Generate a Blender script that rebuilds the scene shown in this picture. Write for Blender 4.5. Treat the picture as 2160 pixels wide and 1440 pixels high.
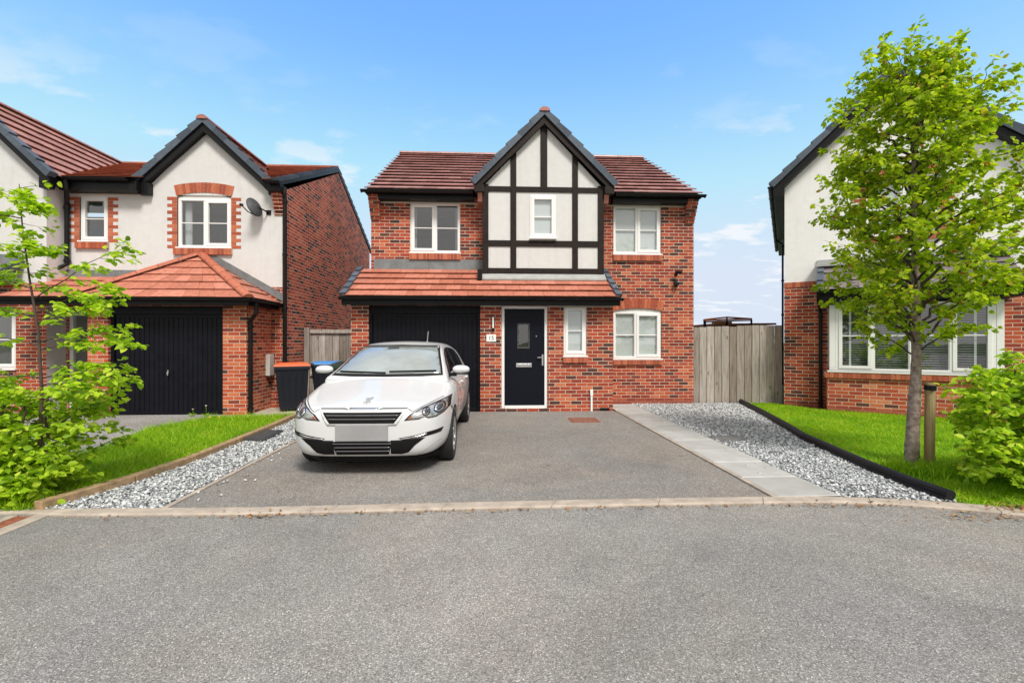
import bpy, bmesh, math, random
import numpy as np
from mathutils import Vector, Matrix
from mathutils.bvhtree import BVHTree
random.seed(7); rng = np.random.default_rng(11)
for o in list(bpy.data.objects): bpy.data.objects.remove(o)
sc = bpy.context.scene; col = sc.collection
R = math.radians

# ------------------------------------------------------------------ camera
cam = bpy.data.cameras.new('camera'); camo = bpy.data.objects.new('camera', cam); col.objects.link(camo)
camo.location = (0, 0, 1.46); camo.rotation_euler = (R(90), 0, R(-2.8))
cam.sensor_width = 36; cam.lens = 16.0; cam.clip_end = 2000; cam.clip_start = 0.05
sc.camera = camo
# ------------------------------------------------------------------ world and sun
SUN_EL, SUN_AZ = 52, 161            # azimuth clockwise from +y: behind the camera, a little to the right
SKY, SUN, EXPO = 0.12, 1.9, 1.0
w = bpy.data.worlds.new('World'); sc.world = w; w.use_nodes = True
nt = w.node_tree; nt.nodes.clear()
def wn(t, **k):
    n = nt.nodes.new(t)
    for a, b in k.items(): setattr(n, a, b)
    return n
L = nt.links.new
sky = wn('ShaderNodeTexSky', sky_type='NISHITA', sun_disc=False, sun_elevation=R(SUN_EL), sun_rotation=R(SUN_AZ),
         air_density=1.0, dust_density=1.0, ozone_density=1.0, altitude=50)
tc = wn('ShaderNodeTexCoord')
sep = wn('ShaderNodeSeparateXYZ'); L(tc.outputs['Generated'], sep.inputs[0])
# pale air towards the horizon
hz = wn('ShaderNodeMapRange', interpolation_type='SMOOTHSTEP'); L(sep.outputs['Z'], hz.inputs[0])
for i, v in ((1, -0.05), (2, 0.58), (3, 1.0), (4, 0.0)): hz.inputs[i].default_value = v
tnt = wn('ShaderNodeMixRGB', blend_type='MULTIPLY'); tnt.inputs[0].default_value = 1; L(sky.outputs[0], tnt.inputs[1]); tnt.inputs[2].default_value = (.86, 1.27, 1.66, 1)
mxh = wn('ShaderNodeMixRGB'); L(hz.outputs[0], mxh.inputs[0]); cap = wn('ShaderNodeMixRGB', blend_type='DARKEN'); cap.inputs[0].default_value = 1; L(tnt.outputs[0], cap.inputs[1]); cap.inputs[2].default_value = (2.9, 3.35, 4.2, 1); L(cap.outputs[0], mxh.inputs[1])
mxh.inputs[2].default_value = (2.95, 3.32, 3.85, 1)
# clouds: direction projected on a flat layer
zc = wn('ShaderNodeMath', operation='MAXIMUM'); L(sep.outputs['Z'], zc.inputs[0]); zc.inputs[1].default_value = 0.0
za = wn('ShaderNodeMath', operation='ADD'); L(zc.outputs[0], za.inputs[0]); za.inputs[1].default_value = 0.13
dv = wn('ShaderNodeVectorMath', operation='DIVIDE'); L(tc.outputs['Generated'], dv.inputs[0])
cmb = wn('ShaderNodeCombineXYZ'); [L(za.outputs[0], cmb.inputs[i]) for i in range(3)]; L(cmb.outputs[0], dv.inputs[1])
mp = wn('ShaderNodeMapping'); L(dv.outputs[0], mp.inputs[0]); mp.inputs['Location'].default_value = (0.7, 2.1, 0); mp.inputs['Scale'].default_value = (1.0, 1.35, 0.2)
no = wn('ShaderNodeTexNoise'); L(mp.outputs[0], no.inputs['Vector']); no.inputs['Scale'].default_value = 2.6; no.inputs['Detail'].default_value = 9; no.inputs['Roughness'].default_value = .56
cr = wn('ShaderNodeMapRange', interpolation_type='SMOOTHSTEP'); L(no.outputs[0], cr.inputs[0])
for i, v in ((1, 0.55), (2, 0.655), (3, 0.0), (4, 0.95)): cr.inputs[i].default_value = v
lowc = wn('ShaderNodeMapRange', interpolation_type='SMOOTHSTEP'); L(sep.outputs['Z'], lowc.inputs[0])
for i, v in ((1, .26), (2, .44), (3, 1.0), (4, 0.10)): lowc.inputs[i].default_value = v
cm = wn('ShaderNodeMath', operation='MULTIPLY'); L(cr.outputs[0], cm.inputs[0]); L(lowc.outputs[0], cm.inputs[1])
mxc = wn('ShaderNodeMixRGB'); L(cm.outputs[0], mxc.inputs[0]); L(mxh.outputs[0], mxc.inputs[1]); mxc.inputs[2].default_value = (3.75, 3.9, 4.1, 1)
# pale cloud bank added out of view, overhead and behind, to neutralise blue skylight
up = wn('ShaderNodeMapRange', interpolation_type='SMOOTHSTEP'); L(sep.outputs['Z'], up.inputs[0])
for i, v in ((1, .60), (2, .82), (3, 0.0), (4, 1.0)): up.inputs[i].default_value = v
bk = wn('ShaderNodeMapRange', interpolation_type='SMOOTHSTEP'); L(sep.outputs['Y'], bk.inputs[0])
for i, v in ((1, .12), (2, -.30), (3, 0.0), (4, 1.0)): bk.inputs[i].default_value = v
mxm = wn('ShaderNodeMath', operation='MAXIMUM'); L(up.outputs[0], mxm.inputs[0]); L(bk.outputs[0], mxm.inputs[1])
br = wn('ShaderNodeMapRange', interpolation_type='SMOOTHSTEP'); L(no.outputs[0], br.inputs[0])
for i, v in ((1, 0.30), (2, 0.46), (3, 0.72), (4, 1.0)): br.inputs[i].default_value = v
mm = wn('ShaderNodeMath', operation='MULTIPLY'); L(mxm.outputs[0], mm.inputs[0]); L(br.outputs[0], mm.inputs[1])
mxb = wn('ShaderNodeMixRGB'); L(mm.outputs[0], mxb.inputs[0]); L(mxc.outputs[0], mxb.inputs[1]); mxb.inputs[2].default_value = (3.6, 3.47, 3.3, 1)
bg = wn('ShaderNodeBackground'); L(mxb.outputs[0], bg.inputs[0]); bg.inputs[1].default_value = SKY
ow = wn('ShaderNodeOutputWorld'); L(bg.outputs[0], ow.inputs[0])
sl = bpy.data.lights.new('sun', 'SUN'); sl.energy = SUN; sl.angle = R(15); sl.color = (1, .955, .885)
so = bpy.data.objects.new('sun', sl); col.objects.link(so)
sd = Vector((math.sin(R(SUN_AZ)) * math.cos(R(SUN_EL)), math.cos(R(SUN_AZ)) * math.cos(R(SUN_EL)), math.sin(R(SUN_EL))))
so.rotation_euler = sd.to_track_quat('Z', 'Y').to_euler(); so.location = (0, -5, 20)
vs = sc.view_settings; vs.view_transform = 'Standard'; vs.look = 'None'; vs.exposure = EXPO; vs.gamma = 1
sc.cycles.max_bounces = 8; sc.cycles.transparent_max_bounces = 12

# ------------------------------------------------------------------ materials
class Mat:
    def __init__(s, name):
        s.m = bpy.data.materials.new(name); s.m.use_nodes = True; s.nt = s.m.node_tree
        s.p = s.nt.nodes['Principled BSDF']; s.out = s.nt.nodes['Material Output']
    def n(s, t, **k):
        n = s.nt.nodes.new(t)
        for a, b in k.items(): setattr(n, a, b)
        return n
    def l(s, a, b): s.nt.links.new(a, b)
    def noise(s, scale, detail=4, rough=.5, co='Object', dist=0):
        t = s.n('ShaderNodeTexCoord'); x = s.n('ShaderNodeTexNoise'); s.l(t.outputs[co], x.inputs['Vector'])
        x.inputs['Scale'].default_value = scale; x.inputs['Detail'].default_value = detail; x.inputs['Roughness'].default_value = rough; x.inputs['Distortion'].default_value = dist
        return x.outputs['Fac']
    def ramp(s, fac, stops, interp='LINEAR'):
        r = s.n('ShaderNodeValToRGB'); s.l(fac, r.inputs[0]); e = r.color_ramp; e.interpolation = interp
        while len(e.elements) > len(stops): e.elements.remove(e.elements[-1])
        while len(e.elements) < len(stops): e.elements.new(.5)
        for el, (p, c) in zip(e.elements, stops):
            el.position = p; el.color = (*c, 1) if len(c) == 3 else c
        return r.outputs[0]
    def mix(s, f, a, b, mode='MIX'):
        m = s.n('ShaderNodeMixRGB', blend_type=mode)
        for i, v in enumerate((f, a, b)):
            if hasattr(v, 'links') or hasattr(v, 'is_linked'): s.l(v, m.inputs[i])
            elif i == 0: m.inputs[0].default_value = v
            else: m.inputs[i].default_value = (*v, 1)
        return m.outputs[0]
    def bump(s, h, strength=.3, dist=.01):
        b = s.n('ShaderNodeBump'); b.inputs['Strength'].default_value = strength; b.inputs['Distance'].default_value = dist
        s.l(h, b.inputs['Height']); s.l(b.outputs[0], s.p.inputs['Normal'])
    def set(s, **k):
        for a, v in k.items():
            i = s.p.inputs[a.replace('_', ' ')]
            if hasattr(v, 'is_linked'): s.l(v, i)
            else: i.default_value = (*v, 1) if isinstance(v, tuple) and len(v) == 3 else v
        return s
def g3(v): return (v, v, v)
def plain(name, c, rough=.5, var=.12, scale=6, bump=0, bscale=200, **k):
    m = Mat(name)
    f = m.noise(scale, 5, .6)
    c0 = tuple(x * (1 - var) for x in c); c1 = tuple(x * (1 + var) for x in c)
    m.set(Base_Color=m.ramp(f, [(.3, c0), (.7, c1)]), Roughness=rough, **k)
    if bump: m.bump(m.noise(bscale, 3), bump, .004)
    return m.m
def island(name, stops, rough=.6, noise=.25, nscale=20, bump=0, bscale=150):
    m = Mat(name); g = m.n('ShaderNodeNewGeometry')
    c = m.ramp(g.outputs['Random Per Island'], stops)
    f = m.noise(nscale, 5, .6)
    c = m.mix(1.0, c, m.ramp(f, [(.25, g3(1 - noise)), (.75, g3(1 + noise))]), 'MULTIPLY')
    m.set(Base_Color=c, Roughness=rough)
    if bump: m.bump(m.noise(bscale, 3), bump, .004)
    return m.m
def brick(name, stops, mortar=(.63, .54, .43)):
    m = Mat(name); t = m.n('ShaderNodeTexCoord')
    nz = m.n('ShaderNodeTexNoise'); m.l(t.outputs['UV'], nz.inputs['Vector']); nz.inputs['Scale'].default_value = 14; nz.inputs['Detail'].default_value = 3
    sb = m.n('ShaderNodeVectorMath', operation='SUBTRACT'); m.l(nz.outputs['Color'], sb.inputs[0]); sb.inputs[1].default_value = (.5, .5, .5)
    sca = m.n('ShaderNodeVectorMath', operation='SCALE'); m.l(sb.outputs[0], sca.inputs[0]); sca.inputs['Scale'].default_value = .012
    ad = m.n('ShaderNodeVectorMath', operation='ADD'); m.l(t.outputs['UV'], ad.inputs[0]); m.l(sca.outputs[0], ad.inputs[1])
    b = m.n('ShaderNodeTexBrick'); m.l(ad.outputs[0], b.inputs['Vector'])
    for k, v in (('Scale', 1), ('Mortar Size', .0064), ('Mortar Smooth', .25), ('Bias', 0), ('Brick Width', .225), ('Row Height', .075)): b.inputs[k].default_value = v
    b.inputs['Color1'].default_value = (0, 0, 0, 1); b.inputs['Color2'].default_value = (1, 1, 1, 1); b.inputs['Mortar'].default_value = (.5, .5, .5, 1)
    c = m.ramp(b.outputs['Color'], stops)
    f = m.noise(38, 5, .65, 'UV')
    c = m.mix(1.0, c, m.ramp(f, [(.25, g3(.62)), (.75, g3(1.35))]), 'MULTIPLY')
    mo = m.mix(m.noise(9, 4, .6, 'UV'), tuple(x * .72 for x in mortar), tuple(x * 1.15 for x in mortar))
    c = m.mix(b.outputs['Fac'], c, mo)
    big = m.noise(.9, 5, .6, 'UV')
    c = m.mix(1.0, c, m.ramp(big, [(.3, (.80, .78, .77)), (.7, (1.1, 1.08, 1.06))]), 'MULTIPLY')
    m.set(Base_Color=c, Roughness=.86)
    inv = m.n('ShaderNodeMath', operation='SUBTRACT'); inv.inputs[0].default_value = 1; m.l(b.outputs['Fac'], inv.inputs[1])
    hh = m.n('ShaderNodeMath', operation='MULTIPLY_ADD'); m.l(f, hh.inputs[0]); hh.inputs[1].default_value = .35; m.l(inv.outputs[0], hh.inputs[2])
    m.bump(hh.outputs[0], .55, .008)
    return m.m
M = {}
M['brick'] = brick('multi_red_brick', [(0, (.06, .026, .021)), (.12, (.12, .034, .024)), (.21, (.22, .034, .018)), (.45, (.32, .043, .018)), (.68, (.42, .065, .025)), (.88, (.46, .095, .035)), (1, (.54, .17, .08))])
M['brick_orange'] = brick('orange_red_brick', [(0, (.07, .03, .025)), (.12, (.22, .04, .02)), (.3, (.38, .058, .024)), (.6, (.49, .09, .034)), (.85, (.54, .125, .047)), (1, (.60, .22, .10))])
M['brick_dark'] = brick('dark_red_brick', [(0, (.05, .022, .02)), (.16, (.10, .03, .024)), (.26, (.30, .042, .022)), (.5, (.43, .06, .028)), (.75, (.50, .09, .038)), (1, (.56, .15, .07))], (.68, .55, .45))
M['plinth'] = brick('plinth_red_brick', [(0, (.24, .045, .025)), (.5, (.32, .065, .035)), (1, (.40, .10, .05))], (.42, .2, .14))
M['soldier'] = island('arch_brick', [(0, (.30, .06, .03)), (.5, (.42, .10, .045)), (1, (.50, .15, .07))], .85, .3, 40, .4)
M['mortar_pale'] = plain('pale_mortar', (.62, .60, .56), .9, .12, 8)
M['mortar'] = plain('mortar', (.50, .38, .30), .9, .15, 20)
def render_mat(name, c):
    m = Mat(name)
    a = m.noise(.7, 6, .65); b = m.noise(9, 4, .6)
    cc = m.ramp(a, [(.3, tuple(x * .93 for x in c)), (.7, c)])
    cc = m.mix(1.0, cc, m.ramp(b, [(.3, g3(.96)), (.7, g3(1.03))]), 'MULTIPLY')
    t = m.n('ShaderNodeTexCoord'); mp_ = m.n('ShaderNodeMapping'); m.l(t.outputs['Object'], mp_.inputs[0]); mp_.inputs['Scale'].default_value = (5, 5, .5)
    x = m.n('ShaderNodeTexNoise'); m.l(mp_.outputs[0], x.inputs['Vector']); x.inputs['Scale'].default_value = 1.6; x.inputs['Detail'].default_value = 6; x.inputs['Roughness'].default_value = .65
    cc = m.mix(1.0, cc, m.ramp(x.outputs[0], [(.28, (.93, .92, .90)), (.5, (1, 1, 1))]), 'MULTIPLY')
    m.set(Base_Color=cc, Roughness=.9); m.bump(m.noise(160, 3, .6), .25, .004)
    return m.m
M['render'] = render_mat('cream_render', (.66, .652, .642))
M['panel'] = render_mat('panel_render', (.655, .65, .64))
M['render_white'] = render_mat('white_render', (.85, .845, .83))
M['upvc'] = plain('white_upvc', (.82, .82, .81), .28, .03, 3)
M['black'] = plain('black_plastic', (.008, .008, .009), .4, .2, 4, Specular_IOR_Level=.22)
M['black_matt'] = plain('black_matt', (.008, .008, .0085), .7, .2, 8, Specular_IOR_Level=.15)
M['garage'] = plain('garage_black', (.0055, .006, .010), .45, .3, 5, Specular_IOR_Level=.16)
M['door'] = plain('door_navy_black', (.005, .006, .012), .42, .25, 30, .12, 60, Specular_IOR_Level=.16)
M['timber'] = plain('dark_brown_timber', (.017, .0115, .0095), .6, .3, 9, .3, 40, Specular_IOR_Level=.2)
M['lead'] = plain('lead_grey', (.17, .185, .19), .5, .25, 5, .15, 12)
M['leadpale'] = plain('pale_flashing', (.36, .37, .36), .5, .15, 5)
M['verge'] = island('grey_verge', [(0, (.035, .05, .072)), (1, (.09, .115, .15))], .58, .2, 12)
M['soffit'] = plain('beige_trim', (.55, .49, .41), .6, .08)
def tile_mat(name, a, b, c, rough=.55):
    return island(name, [(0, a), (.5, b), (1, c)], rough, .28, 14, .35, 90)
M['tile_main'] = tile_mat('brown_red_tile', (.32, .155, .135), (.39, .19, .165), (.47, .25, .215), .38)
M['tile_pink'] = tile_mat('pink_red_tile', (.33, .15, .115), (.38, .175, .135), (.43, .205, .16), .5)
M['tile_orange'] = tile_mat('orange_tile', (.40, .135, .085), (.47, .165, .105), (.53, .205, .14), .55)
M['tile_red'] = tile_mat('red_tile', (.25, .06, .03), (.30, .075, .035), (.34, .095, .05), .7)
M['tile_grey'] = tile_mat('purple_grey_tile', (.13, .105, .11), (.17, .14, .145), (.2, .17, .17), .5)
M['ridge'] = island('ridge_tile', [(0, (.40, .11, .06)), (1, (.5, .16, .09))], .6, .3, 20)
M['ridge_pink'] = island('ridge_cap', [(0, (.32, .12, .09)), (1, (.38, .15, .11))], .55, .3, 20)
M['chrome'] = plain('chrome', (.75, .75, .76), .15, .05, 5, Metallic=1.0)
M['steel'] = plain('dull_steel', (.5, .5, .5), .35, .1, 5, Metallic=1.0)
def glass(name, tint, ior=1.75, base=.0):
    m = Mat(name); m.nt.nodes.remove(m.p)
    tr = m.n('ShaderNodeBsdfTransparent'); tr.inputs[0].default_value = (*tint, 1)
    gl = m.n('ShaderNodeBsdfGlossy'); gl.inputs['Roughness'].default_value = .01; gl.inputs[0].default_value = (.95, .97, 1, 1)
    fr = m.n('ShaderNodeFresnel'); ge = m.n('ShaderNodeNewGeometry'); io = m.n('ShaderNodeMapRange'); m.l(ge.outputs['Backfacing'], io.inputs[0]); io.inputs[3].default_value = ior; io.inputs[4].default_value = 1 / ior; m.l(io.outputs[0], fr.inputs[0])   # the same pane seen from either side
    nz = m.noise(1.3, 2, .5); bm = m.n('ShaderNodeBump'); bm.inputs['Strength'].default_value = .05; bm.inputs['Distance'].default_value = .05
    m.l(nz, bm.inputs['Height']); m.l(bm.outputs[0], gl.inputs['Normal'])
    ms = m.n('ShaderNodeMixShader'); m.l(fr.outputs[0], ms.inputs[0]); m.l(tr.outputs[0], ms.inputs[1]); m.l(gl.outputs[0], ms.inputs[2])
    m.l(ms.outputs[0], m.out.inputs[0]); return m.m
M['glass'] = glass('window_glass', (.92, .96, .97), 2.35)
M['lens'] = glass('lamp_lens', (.93, .95, .96), 1.45)
M['blind'] = plain('white_blind', (.60, .61, .60), .5, .03)
M['interior'] = plain('room_wall', (.30, .29, .27), .8, .1)
def asphalt(name, c, warm, scale=185):
    m = Mat(name); t = m.n('ShaderNodeTexCoord')
    v = m.n('ShaderNodeTexVoronoi'); m.l(t.outputs['Object'], v.inputs['Vector']); v.inputs['Scale'].default_value = scale
    bw = m.n('ShaderNodeSeparateColor'); m.l(v.outputs['Color'], bw.inputs[0])
    c0 = m.ramp(bw.outputs[0], [(0, tuple(x * .45 for x in c)), (.28, tuple(x * .78 for x in c)), (.6, tuple(x * 1.02 for x in c)), (.9, tuple(x * 1.28 for x in c)), (1, tuple(x * 2.3 for x in c))])
    f = m.noise(110, 4, .7)
    c0 = m.mix(1.0, c0, m.ramp(f, [(.25, g3(.78)), (.75, g3(1.2))]), 'MULTIPLY')
    big = m.noise(.55, 6, .62, dist=.6)
    c0 = m.mix(m.ramp(big, [(.42, g3(0)), (.66, g3(.95))]), c0, m.mix(1.0, c0, warm, 'MULTIPLY'))
    st = m.noise(2.6, 6, .7, dist=1.0)
    c0 = m.mix(1.0, c0, m.ramp(st, [(.3, g3(.87)), (.55, g3(1.0)), (.75, g3(1.12))]), 'MULTIPLY')
    pat = m.noise(.22, 3, .55, dist=1.5)
    c0 = m.mix(1.0, c0, m.ramp(pat, [(.33, g3(.82)), (.5, g3(1.0)), (.64, g3(1.16))]), 'MULTIPLY')
    sp = m.n('ShaderNodeTexVoronoi'); m.l(t.outputs['Object'], sp.inputs['Vector']); sp.inputs['Scale'].default_value = 1.1
    c0 = m.mix(m.ramp(sp.outputs['Distance'], [(0, g3(.75)), (.035, g3(.55)), (.06, g3(0))]), c0, tuple(x * .45 for x in c))
    m.set(Base_Color=c0, Roughness=.88)
    h = m.n('ShaderNodeMath', operation='MULTIPLY_ADD'); m.l(v.outputs['Distance'], h.inputs[0]); h.inputs[1].default_value = -1.2; m.l(f, h.inputs[2])
    m.bump(h.outputs[0], .55, .006); return m.m
M['road'] = asphalt('road_asphalt', (.262, .255, .244), (1.16, 1.08, 1.0))
M['drive'] = asphalt('drive_asphalt', (.235, .225, .211), (1.16, 1.07, 1.0), 165)
M['drive_grey'] = asphalt('neighbour_asphalt', (.28, .272, .26), (1.1, 1.05, 1.0), 110)
M['kerb'] = plain('kerb_concrete', (.39, .33, .275), .9, .25, 7, .5, 120)
M['slab'] = island('paving_grey', [(0, (.32, .315, .30)), (.5, (.38, .375, .36)), (1, (.43, .425, .41))], .85, .14, 4, .3, 160)
M['path'] = plain('path_concrete', (.43, .37, .31), .9, .2, 6, .4, 120)
M['soil'] = plain('soil', (.05, .036, .024), .95, .4, 10, .6, 60)
M['ground'] = plain('rough_grass_ground', (.06, .09, .03), .95, .4, 2, .5, 30)
M['turf'] = plain('turf', (.16, .29, .012), .95, .35, 3, .5, 60)
M['edgewood'] = plain('timber_edging', (.34, .225, .125), .85, .3, 12, .5, 60)
M['rubber'] = plain('black_log_edging', (.009, .009, .012), .5, .25, 10, .3, 40, Specular_IOR_Level=.3)
M['stone'] = island('slate_chippings', [(0, (.14, .15, .16)), (.3, (.32, .335, .35)), (.6, (.52, .535, .535)), (1, (.76, .77, .765))], .75, .25, 60)
M['cover'] = plain('dark_cover', (.05, .052, .055), .6, .3, 14, .5, 60)
M['cover_grey'] = plain('worn_grey_cover', (.16, .16, .155), .75, .3, 12, .5, 60)
M['rust'] = plain('rusty_iron', (.27, .09, .05), .8, .45, 26, .6, 80)
M['bin'] = plain('bin_plastic', (.010, .012, .020), .45, .15, 6, Specular_IOR_Level=.3)
M['bin_green'] = plain('bin_green', (.015, .045, .02), .45, .15, 6)
M['lid_orange'] = plain('lid_orange', (.75, .14, .045), .4, .08)
M['lid_blue'] = plain('lid_blue', (.06, .25, .62), .4, .08)
M['lid_green'] = plain('lid_dark', (.02, .03, .025), .4, .1)
M['meter'] = plain('meter_box', (.55, .54, .51), .5, .05)
def wood(name, stops, sx=9, sz=.7):
    m = Mat(name); t = m.n('ShaderNodeTexCoord'); mp_ = m.n('ShaderNodeMapping'); m.l(t.outputs['Object'], mp_.inputs[0]); mp_.inputs['Scale'].default_value = (sx, sx, sz)
    x = m.n('ShaderNodeTexNoise'); m.l(mp_.outputs[0], x.inputs['Vector']); x.inputs['Scale'].default_value = 3; x.inputs['Detail'].default_value = 7; x.inputs['Roughness'].default_value = .65
    g = m.n('ShaderNodeNewGeometry')
    c = m.ramp(x.outputs[0], stops)
    c = m.mix(1.0, c, m.ramp(g.outputs['Random Per Island'], [(0, (.55, .48, .42)), (.5, (.92, .89, .86)), (1, (1.28, 1.26, 1.24))]), 'MULTIPLY')
    kn = m.n('ShaderNodeTexVoronoi'); mp2 = m.n('ShaderNodeMapping'); m.l(t.outputs['Object'], mp2.inputs[0]); mp2.inputs['Scale'].default_value = (7, 7, 2.6); m.l(mp2.outputs[0], kn.inputs['Vector']); kn.inputs['Scale'].default_value = 1.0
    c = m.mix(m.ramp(kn.outputs['Distance'], [(0, g3(.85)), (.10, g3(.5)), (.16, g3(0))]), c, (.06, .045, .035))
    m.set(Base_Color=c, Roughness=.85); m.bump(x.outputs[0], .7, .02 if name == 'bark' else .006); return m.m
M['fence'] = wood('weathered_fence', [(.25, (.13, .11, .095)), (.42, (.31, .28, .25)), (.6, (.42, .385, .35)), (.8, (.58, .55, .51))])
M['stake'] = wood('treated_stake', [(.25, (.24, .17, .08)), (.5, (.36, .28, .14)), (.8, (.46, .38, .22))])
M['bark'] = wood('bark', [(.25, (.09, .06, .05)), (.42, (.19, .14, .12)), (.55, (.30, .245, .21)), (.75, (.46, .41, .36))], 4.5, 5)
M['twig'] = plain('twig', (.07, .045, .035), .8, .3, 12)
def leaf_mat(name, stops, trans=.45, patch=None):
    m = Mat(name); g = m.n('ShaderNodeNewGeometry')
    c = m.ramp(g.outputs['Random Per Island'], stops)
    if patch: c = m.mix(1.0, c, m.ramp(m.noise(patch, 5, .65), [(.32, (.70, .80, .8)), (.5, (1, 1, 1)), (.68, (1.25, 1.06, 1.6))]), 'MULTIPLY')
    m.set(Base_Color=c, Roughness=.5, Specular_IOR_Level=.25)
    t = m.n('ShaderNodeBsdfTranslucent'); m.l(m.mix(1.0, c, (1.15, 1.2, .5), 'MULTIPLY'), t.inputs[0])
    ms = m.n('ShaderNodeMixShader'); ms.inputs[0].default_value = trans
    m.l(m.p.outputs[0], ms.inputs[1]); m.l(t.outputs[0], ms.inputs[2]); m.l(ms.outputs[0], m.out.inputs[0]); return m.m
M['leaf_tree'] = leaf_mat('tree_leaf', [(0, (.15, .26, .01)), (.3, (.30, .45, .014)), (.65, (.48, .62, .022)), (.95, (.64, .72, .05)), (.985, (.42, .24, .05)), (1, (.36, .12, .04))], .55)
M['leaf_hedge'] = leaf_mat('hedge_leaf', [(0, (.16, .30, .015)), (.35, (.36, .56, .025)), (.75, (.54, .72, .04)), (1, (.68, .78, .10))], .5)
M['grass'] = leaf_mat('grass_blade', [(0, (.16, .36, .006)), (.5, (.28, .52, .008)), (.85, (.40, .60, .015)), (1, (.50, .54, .08))], .4, 1.6)
M['dry'] = island('dry_leaf', [(0, (.16, .07, .03)), (.6, (.30, .16, .07)), (1, (.42, .28, .14))], .8, .2)
M['yellow'] = plain('yellow_petal', (.8, .6, .02), .6)

# ------------------------------------------------------------------ mesh helpers
class MB:
    def __init__(s): s.v = []; s.f = []; s.m = []; s.c = []
    def cut(s): s.c.append((len(s.v), len(s.f))); return s
    def add(s, vs, fs, mi=0):
        o = len(s.v); s.v += [tuple(p) for p in vs]
        for f in fs: s.f.append(tuple(i + o for i in f)); s.m.append(mi)
        return s
    def hexa(s, b, t, mi=0):
        return s.add(list(b) + list(t), [(3, 2, 1, 0), (4, 5, 6, 7), (0, 1, 5, 4), (1, 2, 6, 5), (2, 3, 7, 6), (3, 0, 4, 7)], mi)
    def box(s, x0, x1, y0, y1, z0, z1, mi=0):
        return s.hexa([(x0, y0, z0), (x1, y0, z0), (x1, y1, z0), (x0, y1, z0)], [(x0, y0, z1), (x1, y0, z1), (x1, y1, z1), (x0, y1, z1)], mi)
    def quad(s, a, b, c, d, mi=0): return s.add([a, b, c, d], [(0, 1, 2, 3)], mi)
    def poly(s, pts, mi=0): return s.add(pts, [tuple(range(len(pts)))], mi)
    def prism(s, pts, off, mi=0):
        n = len(pts); off = Vector(off); a = [Vector(p) for p in pts]; b = [p + off for p in a]
        return s.add(a + b, [tuple(range(n))[::-1], tuple(range(n, 2 * n))] + [(i, (i + 1) % n, n + (i + 1) % n, n + i) for i in range(n)], mi)
    def beam(s, a, b, wdt, h, up=(0, 0, 1), mi=0):
        a = Vector(a); b = Vector(b); d = (b - a).normalized(); up = Vector(up); sd_ = d.cross(up)
        if sd_.length < 1e-4: sd_ = d.cross(Vector((0, 1, 0)))
        sd_.normalize(); u = sd_.cross(d)
        q = lambda p: [p - sd_ * wdt / 2 - u * h / 2, p + sd_ * wdt / 2 - u * h / 2, p + sd_ * wdt / 2 + u * h / 2, p - sd_ * wdt / 2 + u * h / 2]
        return s.hexa(q(a), q(b), mi)
    def tube(s, path, r, n=10, mi=0, cap=True):
        P = [Vector(p) for p in path]; rs = r if isinstance(r, (list, tuple)) else [r] * len(P)
        vs = []; fs = []; ref = None
        for i, p in enumerate(P):
            d = (P[min(i + 1, len(P) - 1)] - P[max(i - 1, 0)]).normalized()
            if ref is None: ref = d.orthogonal().normalized()
            ref = (ref - d * ref.dot(d))
            ref = d.orthogonal().normalized() if ref.length < 1e-4 else ref.normalized()
            bi = d.cross(ref)
            for k in range(n):
                a = 2 * math.pi * k / n; vs.append(p + (ref * math.cos(a) + bi * math.sin(a)) * rs[i])
        for i in range(len(P) - 1):
            for k in range(n): fs.append((i * n + k, i * n + (k + 1) % n, (i + 1) * n + (k + 1) % n, (i + 1) * n + k))
        if cap: fs += [tuple(range(n))[::-1], tuple(range((len(P) - 1) * n, len(P) * n))]
        return s.add(vs, fs, mi)
    def lathe(s, prof, n=24, axis='x', c=(0, 0, 0), mi=0):
        vs = []; fs = []; m_ = len(prof)
        for k in range(n):
            a = 2 * math.pi * k / n; ca, sa = math.cos(a), math.sin(a)
            for h, r in prof:
                p = (h, r * ca, r * sa) if axis == 'x' else (r * ca, h, r * sa) if axis == 'y' else (r * ca, r * sa, h)
                vs.append((p[0] + c[0], p[1] + c[1], p[2] + c[2]))
        for k in range(n):
            for i in range(m_ - 1): fs.append((k * m_ + i, k * m_ + i + 1, ((k + 1) % n) * m_ + i + 1, ((k + 1) % n) * m_ + i))
        return s.add(vs, fs, mi)
    def build(s, name, mats, parent=None, smooth=False, bevel=0, fix=True):
        c = [x for x in s.c if 0 < x[1] < len(s.f)]
        if c:                                     # each piece between cuts is an object of its own
            c = sorted(set([(0, 0)] + c + [(len(s.v), len(s.f))])); first = None
            for (a, b), (a2, b2) in zip(c, c[1:]):
                q = MB(); q.v = s.v[a:a2]; q.f = [tuple(i - a for i in f) for f in s.f[b:b2]]; q.m = s.m[b:b2]; o = q.build(name, mats, parent, smooth, bevel, fix); first = first or o
            return first
        me = bpy.data.meshes.new(name); me.from_pydata(s.v, [], s.f)
        mats = mats if isinstance(mats, (list, tuple)) else [mats]
        for x in mats: me.materials.append(M[x] if isinstance(x, str) else x)
        if len(mats) > 1: me.polygons.foreach_set('material_index', s.m)
        if fix and len(s.f) < 60000:
            bm = bmesh.new(); bm.from_mesh(me); bmesh.ops.recalc_face_normals(bm, faces=bm.faces); bm.to_mesh(me); bm.free()
        uv_world(me)
        if smooth: me.polygons.foreach_set('use_smooth', [True] * len(me.polygons))
        o = bpy.data.objects.new(name, me); col.objects.link(o)
        if parent: attach(o, parent)
        if bevel:
            b = o.modifiers.new('bevel', 'BEVEL'); b.width = bevel; b.segments = 2; b.limit_method = 'ANGLE'; b.angle_limit = R(50)
        return o
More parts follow.
